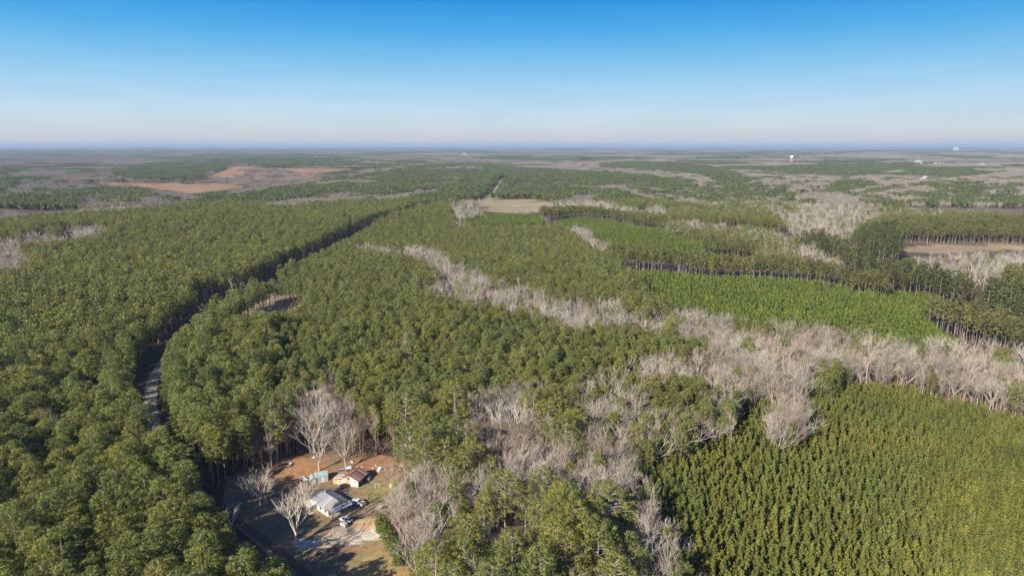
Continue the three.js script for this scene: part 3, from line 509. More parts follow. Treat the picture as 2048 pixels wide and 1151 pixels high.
const PATCHES = [ // soil of the yard: outline, colour, softness of the outline in metres
  ['452,952 540,934 590,911 740,906 832,920 845,958 815,988 785,1014 772,1032 782,1075 812,1105 835,1160 900,1300 700,1320 610,1190 530,1105 470,1050 445,1000', [0.285, 0.195, 0.105], 2],
  ['540,945 590,913 640,918 660,945 625,968 585,970 545,965', [0.44, 0.235, 0.105], 4], ['655,955 690,930 740,906 815,922 800,950 760,960 735,950 700,975', [0.40, 0.20, 0.10], 4],
  ['725,985 745,958 800,955 830,940 815,985 775,1012 745,1010 735,1000', [0.36, 0.30, 0.115], 4], ['765,1085 800,1108 830,1155 860,1250 740,1260 700,1150 720,1100', [0.44, 0.315, 0.125], 4],
  ['735,1025 745,1010 768,1012 774,1040 768,1072 740,1082 700,1086 650,1090 600,1098 590,1082 640,1076 690,1070 705,1058 722,1050', [0.82, 0.67, 0.46], 1.2],
  ['690,1074 720,1064 755,1058 766,1066 745,1078 700,1084 650,1088 610,1092 612,1084', [0.84, 0.74, 0.58], 1.2],
  ['700,1050 740,1020 760,1020 766,1045 730,1060', [0.62, 0.42, 0.22], 2.2], ['640,965 665,968 690,985 660,990 640,978', [0.25, 0.19, 0.10], 2],
].map(([t, c, soft]) => [onGround(t), c, soft]);
{
  const x0 = Math.min(...YARD.map((p) => p[0])) - 1, x1 = Math.max(...YARD.map((p) => p[0])) + 1, z0 = Math.min(...YARD.map((p) => p[1])) - 1, z1 = Math.max(...YARD.map((p) => p[1])) + 1;
  const RUTS = ['600,1091 690,1080 760,1062', '600,1091 690,1082 722,1064 752,1020'].map((t) => { const l = onGround(t); return [...l, ...l.slice(1, -1).reverse()]; });
  const S = 640, data = new Uint8Array(S * S * 4), r = rng(91), toByte = (v) => 255 * Math.pow(clamp(v, 0, 1), 1 / 2.2);
  for (let j = 0; j < S; j++) for (let i = 0; i < S; i++) {
    const x = x0 + (i + 0.5) / S * (x1 - x0), z = z0 + (j + 0.5) / S * (z1 - z0), wx = x + 2.2 * noiseA(x / 6, z / 6) + 0.8 * noiseB(x / 1.7, z / 1.7), wz = z + 2.2 * noiseC(x / 6, z / 6) + 0.8 * noiseA(x / 1.7 + 9, z / 1.7);
    let c = [0.27, 0.18, 0.11];
    for (const [poly, col, soft] of PATCHES) { const k = clamp(0.5 + (inside(poly, wx, wz) ? 1 : -1) * edgeDistance(poly, wx, wz) / soft / 2, 0, 1); if (k > 0) c = c.map((v, q) => lerp(v, col[q], k)); }
    const rut = inside(PATCHES[5][0], x, z) ? Math.min(...RUTS.map((l) => Math.abs(edgeDistance(l, x + 0.3 * noiseA(x / 5, z / 5), z) - 0.75))) : 9;
    if (rut < 0.26) c = c.map((v) => v * (0.72 + 0.15 * noiseC(x / 2, z / 2)));
    const leaf = noiseB(x / 0.9, z / 0.9) * 0.5 + noiseA(x / 3.7, z / 3.7) * 0.5, v = 0.88 + 0.3 * leaf + (r() < 0.06 ? -0.3 : 0) + 0.42 * (r() - 0.5), g = clamp(noiseC(x / 5, z / 5) * 0.12, -0.1, 0.1), o = (j * S + i) * 4;
    data[o] = toByte(c[0] * v * (1 - g)); data[o + 1] = toByte(c[1] * v * (1 + g * 0.5)); data[o + 2] = toByte(c[2] * v); data[o + 3] = 255;
  }
  const t = new THREE.DataTexture(data, S, S); t.magFilter = THREE.LinearFilter; t.minFilter = THREE.LinearFilter; t.colorSpace = THREE.SRGBColorSpace; t.needsUpdate = true;
  const shape = new THREE.Shape(YARD.map(([x, z]) => new THREE.Vector2(x, -z))), g = new THREE.ShapeGeometry(shape); g.rotateX(-Math.PI / 2);
  const p = g.attributes.position, uv = g.attributes.uv; for (let i = 0; i < p.count; i++) uv.setXY(i, (p.getX(i) - x0) / (x1 - x0), (p.getZ(i) - z0) / (z1 - z0));
  const m = new THREE.Mesh(g, new THREE.MeshStandardMaterial({ map: t, roughness: 1 })); m.name = 'yard'; m.position.y = 0.03; m.receiveShadow = true; tag(m, 'leaf-strewn homestead yard with a pale gravel drive', 'yard', null, 'structure'); scene.add(m);
}
function strip(line, half, name, label, category, col, seed, lift) {
  const curve = new THREE.CatmullRomCurve3(line.map((p) => V(p.x, 0, p.z)), false, 'centripetal'), n = Math.ceil(curve.getLength() / 4), p = [], uv = [], index = [], c = [], r = rng(seed);
  for (let i = 0; i <= n; i++) {
    const q = curve.getPointAt(i / n), t = curve.getTangentAt(i / n), s = V(-t.z, 0, t.x);
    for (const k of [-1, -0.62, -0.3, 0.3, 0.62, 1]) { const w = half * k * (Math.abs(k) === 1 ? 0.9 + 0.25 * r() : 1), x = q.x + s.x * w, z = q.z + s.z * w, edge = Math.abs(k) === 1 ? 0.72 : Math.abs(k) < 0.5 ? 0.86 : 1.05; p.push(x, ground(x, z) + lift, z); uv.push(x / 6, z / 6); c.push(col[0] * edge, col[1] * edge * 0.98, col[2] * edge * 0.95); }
  }
  for (let i = 0; i < n; i++) for (let k = 0; k < 5; k++) { const a = i * 6 + k; index.push(a, a + 1, a + 6, a + 1, a + 7, a + 6); }
  const g = new THREE.BufferGeometry(); g.setAttribute('position', new THREE.Float32BufferAttribute(p, 3)); g.setAttribute('uv', new THREE.Float32BufferAttribute(uv, 2)); g.setAttribute('color', new THREE.Float32BufferAttribute(c, 3)); g.setIndex(index); g.computeVertexNormals();
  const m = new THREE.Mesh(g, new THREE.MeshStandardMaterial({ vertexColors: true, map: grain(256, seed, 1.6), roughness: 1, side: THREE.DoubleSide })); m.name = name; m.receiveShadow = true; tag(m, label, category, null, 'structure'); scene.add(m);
}
const BEND = ROAD.findIndex((p) => Math.hypot(p.x, p.z) < 248);
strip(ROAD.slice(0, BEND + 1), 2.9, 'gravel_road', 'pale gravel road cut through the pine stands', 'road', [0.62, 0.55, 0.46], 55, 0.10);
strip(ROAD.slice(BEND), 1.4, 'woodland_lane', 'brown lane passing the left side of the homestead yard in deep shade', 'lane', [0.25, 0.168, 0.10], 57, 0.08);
strip([land(440, 622), land(470, 606), land(505, 594), land(548, 580), land(600, 566)], 3.4, 'dirt_track', 'sandy side track branching off the gravel road', 'track', [0.70, 0.55, 0.37], 56, 0.4);

// ---------------------------------------------------------------- the homestead
const metal = (r, g, b, rough = 0.5) => std(r, g, b, rough, { metalness: 0.35 });
const box = (w, h, d, x = 0, y = 0, z = 0, ry = 0, rz = 0) => { const g = new THREE.BoxGeometry(w, h, d); if (rz) g.rotateZ(rz); if (ry) g.rotateY(ry); return g.translate(x, y, z); };
const dark = std(0.03, 0.035, 0.045, 0.25), woodPale = std(0.46, 0.40, 0.33, 0.85), white = std(0.72, 0.72, 0.70, 0.6), rubber = std(0.025, 0.025, 0.027, 0.8);
// a gabled building whose ridge runs along its own x
function gabled(o, { L, W, hw, hr, over = 0.35, wall, roofs, sheets, base = 0 }) {
  const s = new THREE.Shape([[-W / 2, base], [W / 2, base], [W / 2, hw], [0, hr - 0.08], [-W / 2, hw]].map(([x, y]) => new THREE.Vector2(x, y))), g = new THREE.ExtrudeGeometry(s, { depth: L, bevelEnabled: false });
  g.translate(0, 0, -L / 2); g.rotateY(Math.PI / 2);
  part('wall', g, wall, o);
  const slope = Math.atan2(hr - hw, W / 2), run = Math.hypot(W / 2, hr - hw) + over, w = (L + 2 * over) / sheets, roof = part('roof', box(L + 2 * over, 0.12, 0.3, 0, hr + 0.03, 0), roofs[0], o), r = rng(Math.round(L * 100));
  for (const side of [-1, 1]) for (let i = 0; i < sheets; i++) {
    const q = new THREE.BoxGeometry(w - 0.03, 0.05 + 0.03 * (i % 2), run); q.translate(0, 0, run / 2); q.rotateX(slope * 1); if (side < 0) q.rotateY(Math.PI);
    q.translate(-L / 2 - over + w * (i + 0.5), hr - 0.005 + 0.02 * (i % 2), 0);
    part('roof_sheet', q, roofs[Math.floor(r() * roofs.length)], roof);
  }
  return roof;
}
function windowIn(o, x, y, z, w, h, ry) { const f = part('window', box(w, h, 0.08).rotateY(ry).translate(x, y, z), white, o); part('pane', box(w - 0.16, h - 0.16, 0.1).rotateY(ry).translate(x, y, z), dark, f); }
{
  const o = thing('farm_house', 'low house with a long weathered grey metal roof beneath the big bare tree', 'house', V(-62.0, 0, -211.8), -0.747);
  const greys = [metal(0.40, 0.40, 0.42), metal(0.46, 0.46, 0.47), metal(0.34, 0.33, 0.33), metal(0.38, 0.35, 0.31, 0.7), metal(0.52, 0.53, 0.56)];
  gabled(o, { L: 11.4, W: 8, hw: 2.5, hr: 4.3, over: 0.5, wall: std(0.55, 0.53, 0.48), roofs: greys, sheets: 8 });
  const porch = part('porch', box(2.2, 0.18, 7.4, 6.8, 0.25, 0), woodPale, o);
  part('porch_roof', box(2.6, 0.08, 8.2).rotateZ(-0.2).translate(6.9, 2.62, 0), metal(0.55, 0.58, 0.64, 0.45), porch);
  for (const z of [-3.5, -1.2, 1.2, 3.5]) part('post', box(0.14, 2.2, 0.14, 7.8, 1.3, z), woodPale, porch);
  windowIn(o, 5.73, 1.5, -2.2, 1.1, 1.1, Math.PI / 2); windowIn(o, 5.73, 1.5, 2.4, 1.1, 1.1, Math.PI / 2); part('door', box(0.1, 2.0, 0.95, 5.75, 1.35, 0), std(0.32, 0.2, 0.12), o);
  for (const x of [-4, 1.2, 4]) windowIn(o, x, 1.5, 4.03, 1.2, 1.1, 0);
  part('chimney', box(0.6, 1.3, 0.6, -2.4, 4.5, -0.4), std(0.36, 0.2, 0.15), o);
  const annex = part('annex', box(4.2, 2.1, 2.6, -3.4, 1.05, 5.31), std(0.5, 0.46, 0.4), o);
  part('annex_roof', box(4.7, 0.09, 3.2).rotateX(0.16).translate(-3.4, 2.3, 5.45), std(0.72, 0.66, 0.55, 0.6), annex);
}
{
  const o = thing('metal_shed', 'pale mint green metal shed with a small leaning gable beside the rusty barn', 'shed', V(-70.0, 0, -230.6), 0.455);
  const mint = [metal(0.52, 0.62, 0.56, 0.45), metal(0.58, 0.66, 0.61, 0.45), metal(0.47, 0.58, 0.53, 0.45)];
  gabled(o, { L: 4.4, W: 3.9, hw: 2.4, hr: 3.3, over: 0.15, wall: metal(0.56, 0.63, 0.62, 0.5), roofs: mint, sheets: 3 });
  part('door', box(1.0, 1.9, 0.08, 0.5, 0.97, 1.98), std(0.70, 0.66, 0.52), o);
  const lean = new THREE.Group(); lean.name = 'side_gable'; lean.position.set(-3.1, 0, 0.75); lean.rotation.y = Math.PI / 2; o.add(lean);
  const s = new THREE.Shape([[-0.95, 0], [0.95, 0], [0.95, 1.9], [0, 2.6], [-0.95, 1.9]].map(([x, y]) => new THREE.Vector2(x, y)));
  part('wall', new THREE.ExtrudeGeometry(s, { depth: 3.2, bevelEnabled: false }).translate(0, 0, -1.6).rotateY(0), metal(0.42, 0.50, 0.53, 0.5), lean).rotation.y = -Math.PI / 2;
  for (const side of [-1, 1]) part('roof_sheet', box(1.35, 0.06, 3.5).rotateZ(-side * 0.63).translate(side * 0.55, 2.3, 0), metal(0.58, 0.67, 0.66, 0.45), lean).rotation.y = -Math.PI / 2;
  part('frame_post', box(0.12, 2.6, 0.12, -4.3, 1.3, 2.3), white, o);
}
{
  const o = thing('old_barn', 'old barn with a patchy rust red metal roof and a white boarded gable', 'barn', V(-57.3, 0, -229.2), 1.28);
  const rust = [metal(0.27, 0.115, 0.08, 0.8), metal(0.32, 0.14, 0.095, 0.8), metal(0.24, 0.13, 0.10, 0.85), metal(0.48, 0.40, 0.36, 0.6), metal(0.40, 0.20, 0.15, 0.7)];
  gabled(o, { L: 6.8, W: 6.8, hw: 2.5, hr: 4.1, over: 0.4, wall: std(0.16, 0.10, 0.07), roofs: rust, sheets: 7 });
  const boards = [std(0.72, 0.68, 0.60), std(0.68, 0.52, 0.36), std(0.60, 0.36, 0.19), std(0.74, 0.72, 0.68), std(0.66, 0.60, 0.52)];
  [0, 1, 2, 2, 0, 3, 3, 4].forEach((b, i) => { const z0 = -3.36 + i * 0.84, z1 = z0 + 0.82, top = (z) => 2.5 + 1.5 * (1 - Math.abs(z) / 3.4); const s = new THREE.Shape([[z0, 0.05], [z1, 0.05], [z1, top(z1)], ...(z0 < 0 && z1 > 0 ? [[0, top(0)]] : []), [z0, top(z0)]].map(([x, y]) => new THREE.Vector2(x, y))); part('board', new THREE.ExtrudeGeometry(s, { depth: 0.06, bevelEnabled: false }).rotateY(-Math.PI / 2).translate(-3.42, 0, 0), boards[b], o); });
  part('loft_opening', box(0.06, 0.7, 0.9, -3.5, 2.9, -0.4), dark, o); part('window', box(0.06, 0.6, 0.9, -3.5, 1.9, 2.2), std(0.25, 0.27, 0.3, 0.4), o);
  const lean = part('lean_to', box(5.0, 1.8, 3.4, -0.9, 0.9, -5.12), std(0.40, 0.235, 0.13), o);
  part('lean_to_roof', box(5.5, 0.08, 4.0).rotateX(-0.12).translate(-0.9, 2.05, -5.2), std(0.36, 0.235, 0.14, 0.9), lean);
  for (const [x, z, w, d] of [[-2.5, -5.2, 1.3, 3.4], [-0.6, -5.1, 0.9, 2.8]]) part('loose_sheet', box(w, 0.05, d).rotateX(-0.12).translate(x, 2.15, z), std(0.62, 0.60, 0.54, 0.7), lean);
  for (let i = 0; i < 4; i++) part('board', box(0.06, 1.75, 0.8, -3.45, 0.9, -6.4 + i * 0.86), boards[[2, 2, 1, 2][i]], lean);
}
function profile(points, width, bevel = 0.06) { const g = new THREE.ExtrudeGeometry(new THREE.Shape(points.map(([x, y]) => new THREE.Vector2(x, y))), { depth: width - 2 * bevel, bevelThickness: bevel, bevelSize: bevel, bevelSegments: 2 }); return g.translate(0, 0, -width / 2 + bevel); }
function wheels(o, xs, track) { for (const x of xs) for (const z of [-track, track]) { const w = part('wheel', new THREE.CylinderGeometry(0.37, 0.37, 0.26, 18).rotateX(Math.PI / 2).translate(x, 0.37, z), rubber, o); part('rim', new THREE.CylinderGeometry(0.22, 0.22, 0.28, 14).rotateX(Math.PI / 2).translate(x, 0.37, z), metal(0.6, 0.6, 0.62, 0.3), w); } }
function pickup(pos, turn, label, paint) { // front towards its own -x
  const o = thing('pickup_truck', label, 'truck', pos, turn);
  part('body', profile([[-2.7, 0.45], [-2.75, 0.85], [-2.6, 1.05], [-1.3, 1.12], [0.75, 1.12], [2.7, 1.08], [2.72, 0.5], [2.4, 0.4], [-2.4, 0.4]], 1.9, 0.08), paint, o);
  part('cab', profile([[-1.25, 1.1], [-0.7, 1.78], [0.45, 1.8], [0.75, 1.1]], 1.62, 0.06), paint, o);
  part('windscreen', new THREE.BoxGeometry(0.05, 0.72, 1.4).rotateZ(-0.69).translate(-1.0, 1.45, 0), dark, o); part('rear_window', box(0.05, 0.45, 1.3).rotateZ(0.38).translate(0.68, 1.48, 0), dark, o);
  for (const z of [-0.83, 0.83]) part('side_window', profile([[-0.9, 1.2], [-0.6, 1.65], [0.4, 1.68], [0.55, 1.2]], 0.04, 0.005).translate(0, 0, z), dark, o);
  part('bed', box(1.75, 0.06, 1.5, 1.72, 1.16, 0), std(0.16, 0.17, 0.19, 0.7), o);
  for (const z of [-0.83, 0.83]) part('bed_rail', box(1.95, 0.2, 0.12, 1.75, 1.22, z), paint, o);
  part('tailgate', box(0.1, 0.25, 1.7, 2.66, 1.2, 0), paint, o); part('bumper', box(0.14, 0.2, 1.85, -2.78, 0.6, 0), metal(0.5, 0.5, 0.52, 0.3), o);
  for (const z of [-0.7, 0.7]) part('headlight', box(0.08, 0.18, 0.32, -2.77, 0.9, z), std(0.8, 0.8, 0.78, 0.2), o);
  wheels(o, [-1.7, 1.65], 0.86);
  return o;
}
pickup(V(-52.6, 0.03, -213.1), -0.5, 'white pickup truck parked on the grass between the house and the yellow barrel', std(0.78, 0.78, 0.77, 0.3));
{
  const o = thing('estate_car', 'silver and blue car with dark windows parked at the porch end of the house', 'car', V(-54.3, 0.03, -202.6), -0.42), paint = std(0.62, 0.67, 0.76, 0.25);
  part('body', profile([[-2.2, 0.4], [-2.3, 0.75], [-2.1, 0.92], [-1.0, 1.0], [2.2, 1.0], [2.3, 0.5], [2.0, 0.36], [-2.0, 0.36]], 1.82, 0.08), paint, o);
  part('cabin', profile([[-1.15, 1.0], [-0.45, 1.52], [1.75, 1.54], [2.2, 1.0]], 1.56, 0.06), dark, o); part('car_roof', profile([[-0.5, 1.5], [-0.4, 1.56], [1.7, 1.58], [1.8, 1.5]], 1.5, 0.05), paint, o);
  for (const z of [-0.6, 0.6]) { part('headlight', box(0.08, 0.16, 0.36, -2.28, 0.78, z), std(0.8, 0.8, 0.78, 0.2), o); part('tail_light', box(0.06, 0.2, 0.2, 2.3, 0.82, z * 1.2), std(0.4, 0.04, 0.03, 0.4), o); }
  wheels(o, [-1.4, 1.4], 0.82);
}
{
  const p = land(688, 1053), o = thing('covered_trailer', 'small grey covered trailer beside the silver car', 'trailer', V(p.x, 0.03, p.z), -0.6);
  part('body', profile([[-1.0, 0.4], [-1.05, 1.0], [-0.8, 1.35], [0.8, 1.4], [1.05, 1.0], [1.0, 0.4]], 1.4, 0.1), std(0.46, 0.48, 0.50, 0.6), o); part('drawbar', box(1.1, 0.08, 0.1, -1.5, 0.45, 0), dark, o);
  wheels(o, [0.1], 0.72);
}
{
  const p = land(407, 630), o = thing('road_car', 'white car far up the shaded gravel road', 'car', V(p.x, ground(p.x, p.z) + 0.15, p.z), 0.9), paint = std(0.8, 0.8, 0.8, 0.3);
  part('body', profile([[-2.2, 0.4], [-2.3, 0.75], [-2.1, 0.92], [-1.0, 1.0], [2.2, 1.0], [2.3, 0.5], [2.0, 0.36], [-2.0, 0.36]], 1.82, 0.08), paint, o); part('cabin', profile([[-1.1, 1.0], [-0.5, 1.5], [1.3, 1.52], [1.9, 1.0]], 1.5, 0.06), paint, o); wheels(o, [-1.4, 1.4], 0.82);
}
{ // barrel
  const p = land(782, 975), o = thing('yellow_barrel', 'bright yellow barrel standing alone at the far edge of the grass', 'barrel', V(p.x, 0.03, p.z));
  part('body', new THREE.LatheGeometry([[0.01, 0], [0.42, 0], [0.5, 0.3], [0.52, 0.75], [0.5, 1.2], [0.42, 1.5], [0.01, 1.5]].map(([x, y]) => new THREE.Vector2(x, y)), 20), std(0.80, 0.60, 0.02, 0.5), o);
  for (const y of [0.4, 1.08]) part('hoop', new THREE.TorusGeometry(0.515, 0.025, 6, 20).rotateX(Math.PI / 2).translate(0, y, 0), std(0.7, 0.5, 0.02, 0.5), o);
}
// odds and ends lying about, each a thing of its own
function lump(seed, w, h, d) { const g = new THREE.IcosahedronGeometry(1, 2), p = g.attributes.position, n = createNoise2D(rng(seed)); for (let i = 0; i < p.count; i++) { const x = p.getX(i), y = p.getY(i), z = p.getZ(i), k = 0.8 + 0.35 * n(x * 1.3 + y, z * 1.3 - y); p.setXYZ(i, x * k * w / 2, Math.max(y * k, -0.1) * h, z * k * d / 2); } g.computeVertexNormals(); return g; }
function oddment(name, label, category, px, py, turn, make, group) { const p = land(px, py), o = thing(name, label, category, V(p.x, 0.04, p.z), turn, group); make(o); return o; }
const blueTarp = std(0.03, 0.07, 0.32, 0.5), paleBlue = std(0.42, 0.55, 0.68, 0.4);
oddment('tarp_heap', 'heap covered with a deep blue tarpaulin behind the barn', 'tarpaulin', 681, 941, 0.2, (o) => { part('tarp', lump(1, 2.6, 0.9, 1.7), blueTarp, o); part('pipe', box(2.0, 0.12, 0.12, 0.3, 0.75, 0.5), white, o); });
oddment('water_tank', 'pale blue tank on a dark stand behind the barn', 'tank', 699, 941, 0.15, (o) => { part('tank', new THREE.CapsuleGeometry(0.65, 1.0, 6, 14).rotateZ(Math.PI / 2).translate(0, 1.2, 0), paleBlue, o); part('stand', mergeGeometries([box(0.15, 0.9, 1.1, -0.6, 0.45, 0), box(0.15, 0.9, 1.1, 0.6, 0.45, 0)]), dark, o); });
oddment('flat_trailer', 'long white flatbed trailer left of the mint shed', 'trailer', 608, 960, -0.75, (o) => { part('deck', box(4.2, 0.12, 1.6, 0, 0.6, 0), white, o); part('rail', box(4.2, 0.25, 0.08, 0, 0.75, 0.76), woodPale, o); wheels(o, [0.3], 0.85); });
oddment('scrap_car', 'dark wrecked car with a grey bonnet in front of the barn', 'car', 686, 975, 0.7, (o) => { part('body', profile([[-2.0, 0.3], [-2.0, 0.75], [-0.9, 0.9], [1.9, 0.85], [2.0, 0.35]], 1.7, 0.08), std(0.09, 0.09, 0.10, 0.6), o); part('bonnet', box(1.2, 0.05, 1.5, -1.45, 0.9, 0), std(0.45, 0.46, 0.47, 0.5), o); part('cabin', profile([[-0.8, 0.85], [-0.3, 1.35], [0.9, 1.35], [1.4, 0.85]], 1.4, 0.05), dark, o); wheels(o, [-1.3, 1.3], 0.76); });
const appliance = (o) => { part('cabinet', box(0.9, 1.1, 0.8, 0, 0.55, 0), white, o); part('lid', box(0.92, 0.06, 0.82, 0, 1.12, 0), std(0.6, 0.6, 0.6, 0.4), o); };
[[663, 986, 'white appliance in the deep shade behind the left part of the house'], [679, 996, 'white appliance in the shade behind the right part of the house'], [739, 957, 'white appliance leaning by the right rear corner of the barn'], [736, 962, 'white appliance standing in front of another by the barn wall']].forEach(([x, y, l], i) => oddment('appliance', l, 'appliance', x, y, i * 0.8, appliance, 'appliances in the yard'));
oddment('swing_frame', 'white metal frame standing on the grass left of the yellow barrel', 'frame', 754, 976, 0.4, (o) => { for (const s of [-1, 1]) part('leg', mergeGeometries([new THREE.CylinderGeometry(0.05, 0.05, 1.7, 6).rotateX(0.3).translate(s * 0.7, 0.8, 0.25), new THREE.CylinderGeometry(0.05, 0.05, 1.7, 6).rotateX(-0.3).translate(s * 0.7, 0.8, -0.25)]), white, o); part('crossbar', box(1.5, 0.09, 0.09, 0, 1.6, 0), white, o); });
[[627, 915, 'white scrap under the bare trees straight above the shed', 1.3], [578, 931, 'pale scrap heap at the far left corner of the clearing', 1.9], [704, 925, 'white scrap sheet leaning at the wood edge above the barn', 1.3], [716, 934, 'rusty pink scrap just beyond the barn roof', 0.9], [723, 934, 'orange white scrap right of the pink scrap beyond the barn', 0.9], [745, 936, 'small white scrap between the barn and the big scrap heap', 0.8],
  [757, 941, 'largest white scrap heap in the leaf litter right of the barn', 2.2], [770, 938, 'white scrap lying right of the largest heap', 1.3], [786, 938, 'long pale scrap nearest the pines right of the yard', 1.8], [752, 931, 'white scrap under the bare trees above the largest heap', 1.1], [798, 940, 'rightmost white scrap at the foot of the pines', 0.9]]
  .forEach(([x, y, l, w], i) => oddment('scrap_heap', l, 'scrap', x, y, i * 1.3, (o) => { part('heap', lump(30 + i, w, w * 0.32, w * 0.7), [white, std(0.66, 0.60, 0.54), std(0.62, 0.42, 0.34)][[0, 1, 0, 2, 1, 0, 0, 0, 1, 0, 0][i]], o); part('sheet', box(w * 0.7, 0.05, w * 0.5).rotateZ(0.5).translate(w * 0.2, w * 0.3, 0.1), white, o); }, 'scrap lying round the yard'));

// ---------------------------------------------------------------- trees and bushes one can tell apart
function hero(name, label, category, px, py, turn, geo, mats, scale = 1, group, crownName = 'branches') {
  const p = land(px, py), o = thing(name, label, category, V(p.x, ground(p.x, p.z), p.z), turn, group); part('trunk', geo.wood, mats[0], o); part(crownName, geo.crown, mats[1], o); o.scale.setScalar(scale); return o;
}
const bareHero = (seed, h, more) => bare(seed, { h, kind: 'vase', bole: 0.28, spread: 0.5, forks: [6, 5, 4], levels: 3, twigs: 6, tw: 1.5, w: 0.05, taper: 0.6, lift: 0.1, tr: 0.42, sides: 7, bark: [0.49, 0.43, 0.365], ...more });
hero('bare_oak', 'huge pale leafless tree with a forked trunk in front of the grey roofed house', 'bare tree', 592, 1087, 0.4, bareHero(701, 19, { spread: 0.68, tr: 0.5, bark: [0.58, 0.52, 0.44] }), [bark, bark], 1.1);
hero('bare_oak', 'dense round leafless tree left of the house at the shaded edge of the yard', 'bare tree', 520, 1008, 1.1, bareHero(702, 13.5, { bole: 0.16, spread: 0.75, forks: [9, 5, 4], bark: [0.50, 0.43, 0.36], tr: 0.36 }), [bark, bark], 1);
hero('bare_oak', 'tall fan-shaped leafless tree right behind the mint shed', 'bare tree', 638, 941, 2.1, bareHero(703, 20, { spread: 0.5 }), [bark, bark], 0.88);
hero('bare_oak', 'tall fan-shaped leafless tree right behind the blue tarpaulin', 'bare tree', 692, 938, 0.2, bareHero(704, 20, { spread: 0.5 }), [bark, bark], 0.86);
hero('bare_oak', 'tallest white limbed tree above the shed, its crown against the dark pines', 'bare tree', 628, 905, 3.3, bareHero(705, 23, { spread: 0.55 }), [bark, bark], 1.05);
hero('bare_oak', 'white limbed bare tree with spreading crown among the pines right of the barn', 'bare tree', 1018, 912, 0.9, bareHero(706, 21, { spread: 0.6, bark: [0.66, 0.60, 0.54] }), [bark, bark], 1.05);
hero('bare_oak', 'lone broad white tree at the upper left corner of the young plantation', 'bare tree', 1569, 888, 0.5, bareHero(707, 15, { bole: 0.2, spread: 0.72, bark: [0.64, 0.57, 0.50] }), [bark, bark], 1);
hero('small_bare_tree', 'small reddish leafless tree right of the yellow barrel', 'bare tree', 783, 968, 0.5, bareHero(708, 9, { tr: 0.16, bark: [0.42, 0.31, 0.24] }), [bark, bark], 1);
hero('dead_snag', 'white dead snag standing between the left pines and the road', 'dead tree', 462, 1062, 0.5, bare(709, { h: 10, kind: 'vase', bole: 0.3, spread: 0.5, forks: [5, 4], levels: 2, twigs: 2, tw: 1.0, w: 0.05, taper: 0.6, lift: 0.2, tr: 0.2, bark: [0.70, 0.67, 0.64] }), [bark, bark], 1);
hero('dead_snag', 'white dead snag among the pines at the bottom left corner of the young plantation', 'dead tree', 1372, 1125, 2.5, bare(710, { h: 9, kind: 'vase', bole: 0.3, spread: 0.6, forks: [5, 4], levels: 2, twigs: 2, tw: 1.0, w: 0.05, taper: 0.6, lift: 0.2, tr: 0.18, bark: [0.74, 0.72, 0.70] }), [bark, bark], 1);
{ // a crown that came down in the yard
  const g = bareHero(711, 13, { bole: 0.2, spread: 0.6, tr: 0.3, twigs: 4 }), p = land(628, 1090), o = thing('fallen_crown', 'tangle of pale fallen limbs lying right of the big forked tree', 'fallen tree', V(p.x, 0.5, p.z), 0.45);
  for (const [k, m] of [['trunk', g.wood], ['branches', g.crown]]) part(k, m.clone().rotateZ(-1.35).scale(1, 0.55, 1).translate(0, 0.6, 0), bark, o);
}
const bushy = (seed, h, r, col) => pine(seed, { h, cb: 0.08, r, n: 44, f: 26, s: 0.30, cr: 0.85, tr: 0.14, col, flat: 0.9 });
[[763, 1062, 5.5, 1.9, 'dark green bush at the top of the row beside the drive'], [775, 1085, 6, 2.1, 'tallest dark green bush in the middle of the row beside the drive'], [790, 1108, 5, 1.9, 'green bush below the tallest one beside the drive'], [797, 1130, 4.4, 1.6, 'lowest green bush of the row beside the drive']]
  .forEach(([x, y, h, r, l], i) => hero('evergreen_bush', l, 'bush', x, y, i, bushy(720 + i, h, r, [0.17, 0.21, 0.05]), [bark, foliage], 1, 'bushes beside the drive', 'crown'));
[[838, 1150, 8, 3.2, 'yellow-green broad evergreen at the bottom right corner of the yard'], [870, 1135, 9, 3.4, 'yellow-green broad evergreen behind the one at the yard corner'], [905, 1160, 8, 3.4, 'yellow-green broad evergreen at the bottom edge, right of the yard corner'], [880, 1185, 8, 3.5, 'broad evergreen cut by the bottom edge of the picture']]
  .forEach(([x, y, h, r, l], i) => hero('broad_evergreen', l, 'tree', x, y, i, bushy(730 + i, h, r, [0.22, 0.215, 0.035]), [bark, foliage], 1, 'broad evergreens at the yard corner', 'crown'));
hero('ivy_tree', 'small tree with yellow-green crown left of the house roof', 'tree', 618, 1012, 0.4, (() => { const a = bareHero(740, 9, { tr: 0.2 }), b = pine(741, { h: 9, cb: 0.35, r: 2.4, n: 26, f: 12, s: 0.22, cr: 0.8, tr: 0.02, col: [0.18, 0.20, 0.05] }); return { wood: mergeGeometries([a.wood, a.crown]), crown: b.crown }; })(), [bark, foliage], 1, null, 'crown');

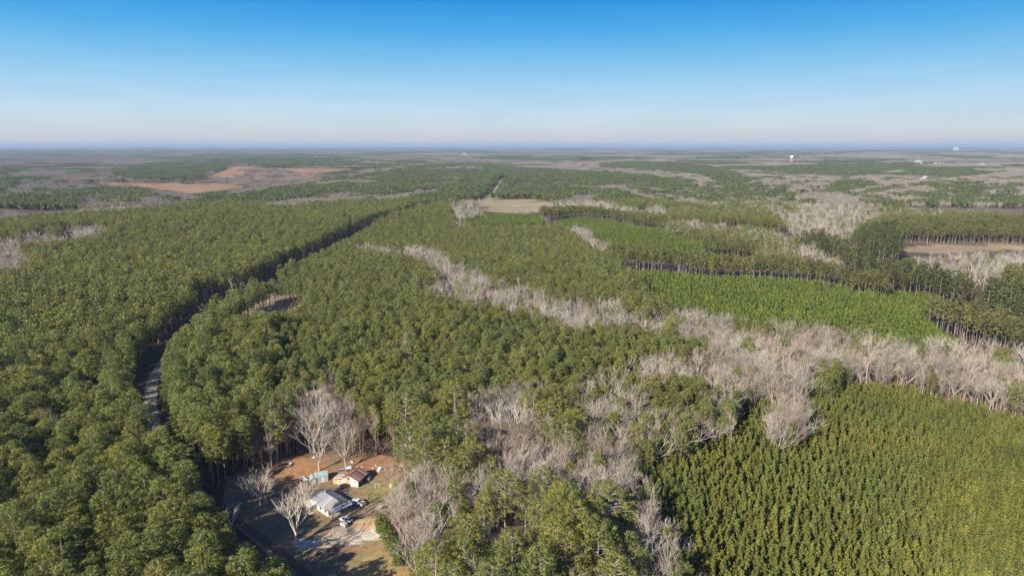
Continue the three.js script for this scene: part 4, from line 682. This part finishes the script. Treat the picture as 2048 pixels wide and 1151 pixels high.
// ---------------------------------------------------------------- far things
{
  const p = land(1583, 326), y = ground(p.x, p.z), d = Math.hypot(p.x, p.z), k = d / 1366, o = thing('water_tower', 'white water tower on a tan column rising over the far woods at right', 'water tower', V(p.x, y, p.z)), tan = std(0.55, 0.40, 0.30), h = 16 * k;
  for (let i = 0; i < 6; i++) { const a = i / 6 * 2 * Math.PI; part('leg', new THREE.CylinderGeometry(0.16 * k, 0.2 * k, h * 0.72, 8).translate(Math.cos(a) * 1.9 * k, h * 0.36, Math.sin(a) * 1.9 * k), tan, o); }
  part('riser', new THREE.CylinderGeometry(0.9 * k, 0.9 * k, h * 0.7, 14).translate(0, h * 0.35, 0), tan, o);
  part('tank', new THREE.LatheGeometry([[0.01, 0.66], [1.6, 0.68], [2.6, 0.74], [2.8, 0.84], [2.4, 0.95], [1.3, 1.0], [0.01, 1.01]].map(([x, v]) => new THREE.Vector2(x * k, v * h)), 24), std(0.8, 0.8, 0.78, 0.5), o);
  part('balcony', new THREE.TorusGeometry(2.8 * k, 0.1 * k, 6, 24).rotateX(Math.PI / 2).translate(0, h * 0.78, 0), tan, o);
}
function farHall(px, py, w, h, label, lift = 12, roofCol = [0.5, 0.5, 0.5]) {
  const p = land(px, py, 0), d = Math.hypot(p.x, p.z), k = d / 1366, o = thing('far_building', label, 'building', V(p.x, ground(p.x, p.z) + lift, p.z), 0.15);
  gabled(o, { L: w * k, W: w * k * 0.5, hw: h * k * 0.7, hr: h * k, over: 0.02 * k, wall: std(0.5, 0.5, 0.5), roofs: [std(...roofCol, 0.6)], sheets: 2, base: -lift - 2 });
  part('door', box(w * k * 0.15, h * k * 0.4, 0.1 * k, 0, h * k * 0.2, w * k * 0.25 + 0.03 * k), dark, o); return o;
}
farHall(1836, 332, 9, 4, 'white hall at the rim of the far pine block under the horizon at right', 10); farHall(1843, 333, 5, 3, 'smaller white hall touching the white hall at right', 8); farHall(1871, 333, 4, 2.5, 'small white building right of the two white halls', 8);
farHall(1850, 361, 7, 5, 'white house in the bare woods with a dark window side at far right', 8); farHall(1843, 363, 4, 2.5, 'small cream outbuilding left of the white house in the bare woods', 8);
farHall(1912, 303, 8, 4.5, 'bright white works building breaking the horizon at right', 20); farHall(1683, 346, 6, 2.5, 'dark roofed house inside the far pine block', 6, [0.35, 0.3, 0.3]);
farHall(929, 311.5, 5, 2, 'white shed under the horizon left of the centre', 14); farHall(1071, 312.5, 3.5, 2, 'white shed under the horizon right of the centre', 14); farHall(1912, 331, 5, 2, 'low pale building in the far open strip at right', 8); farHall(1965, 333, 6, 2, 'low grey building at the right end of the far open strip', 8);
renderer.render(scene, camera);
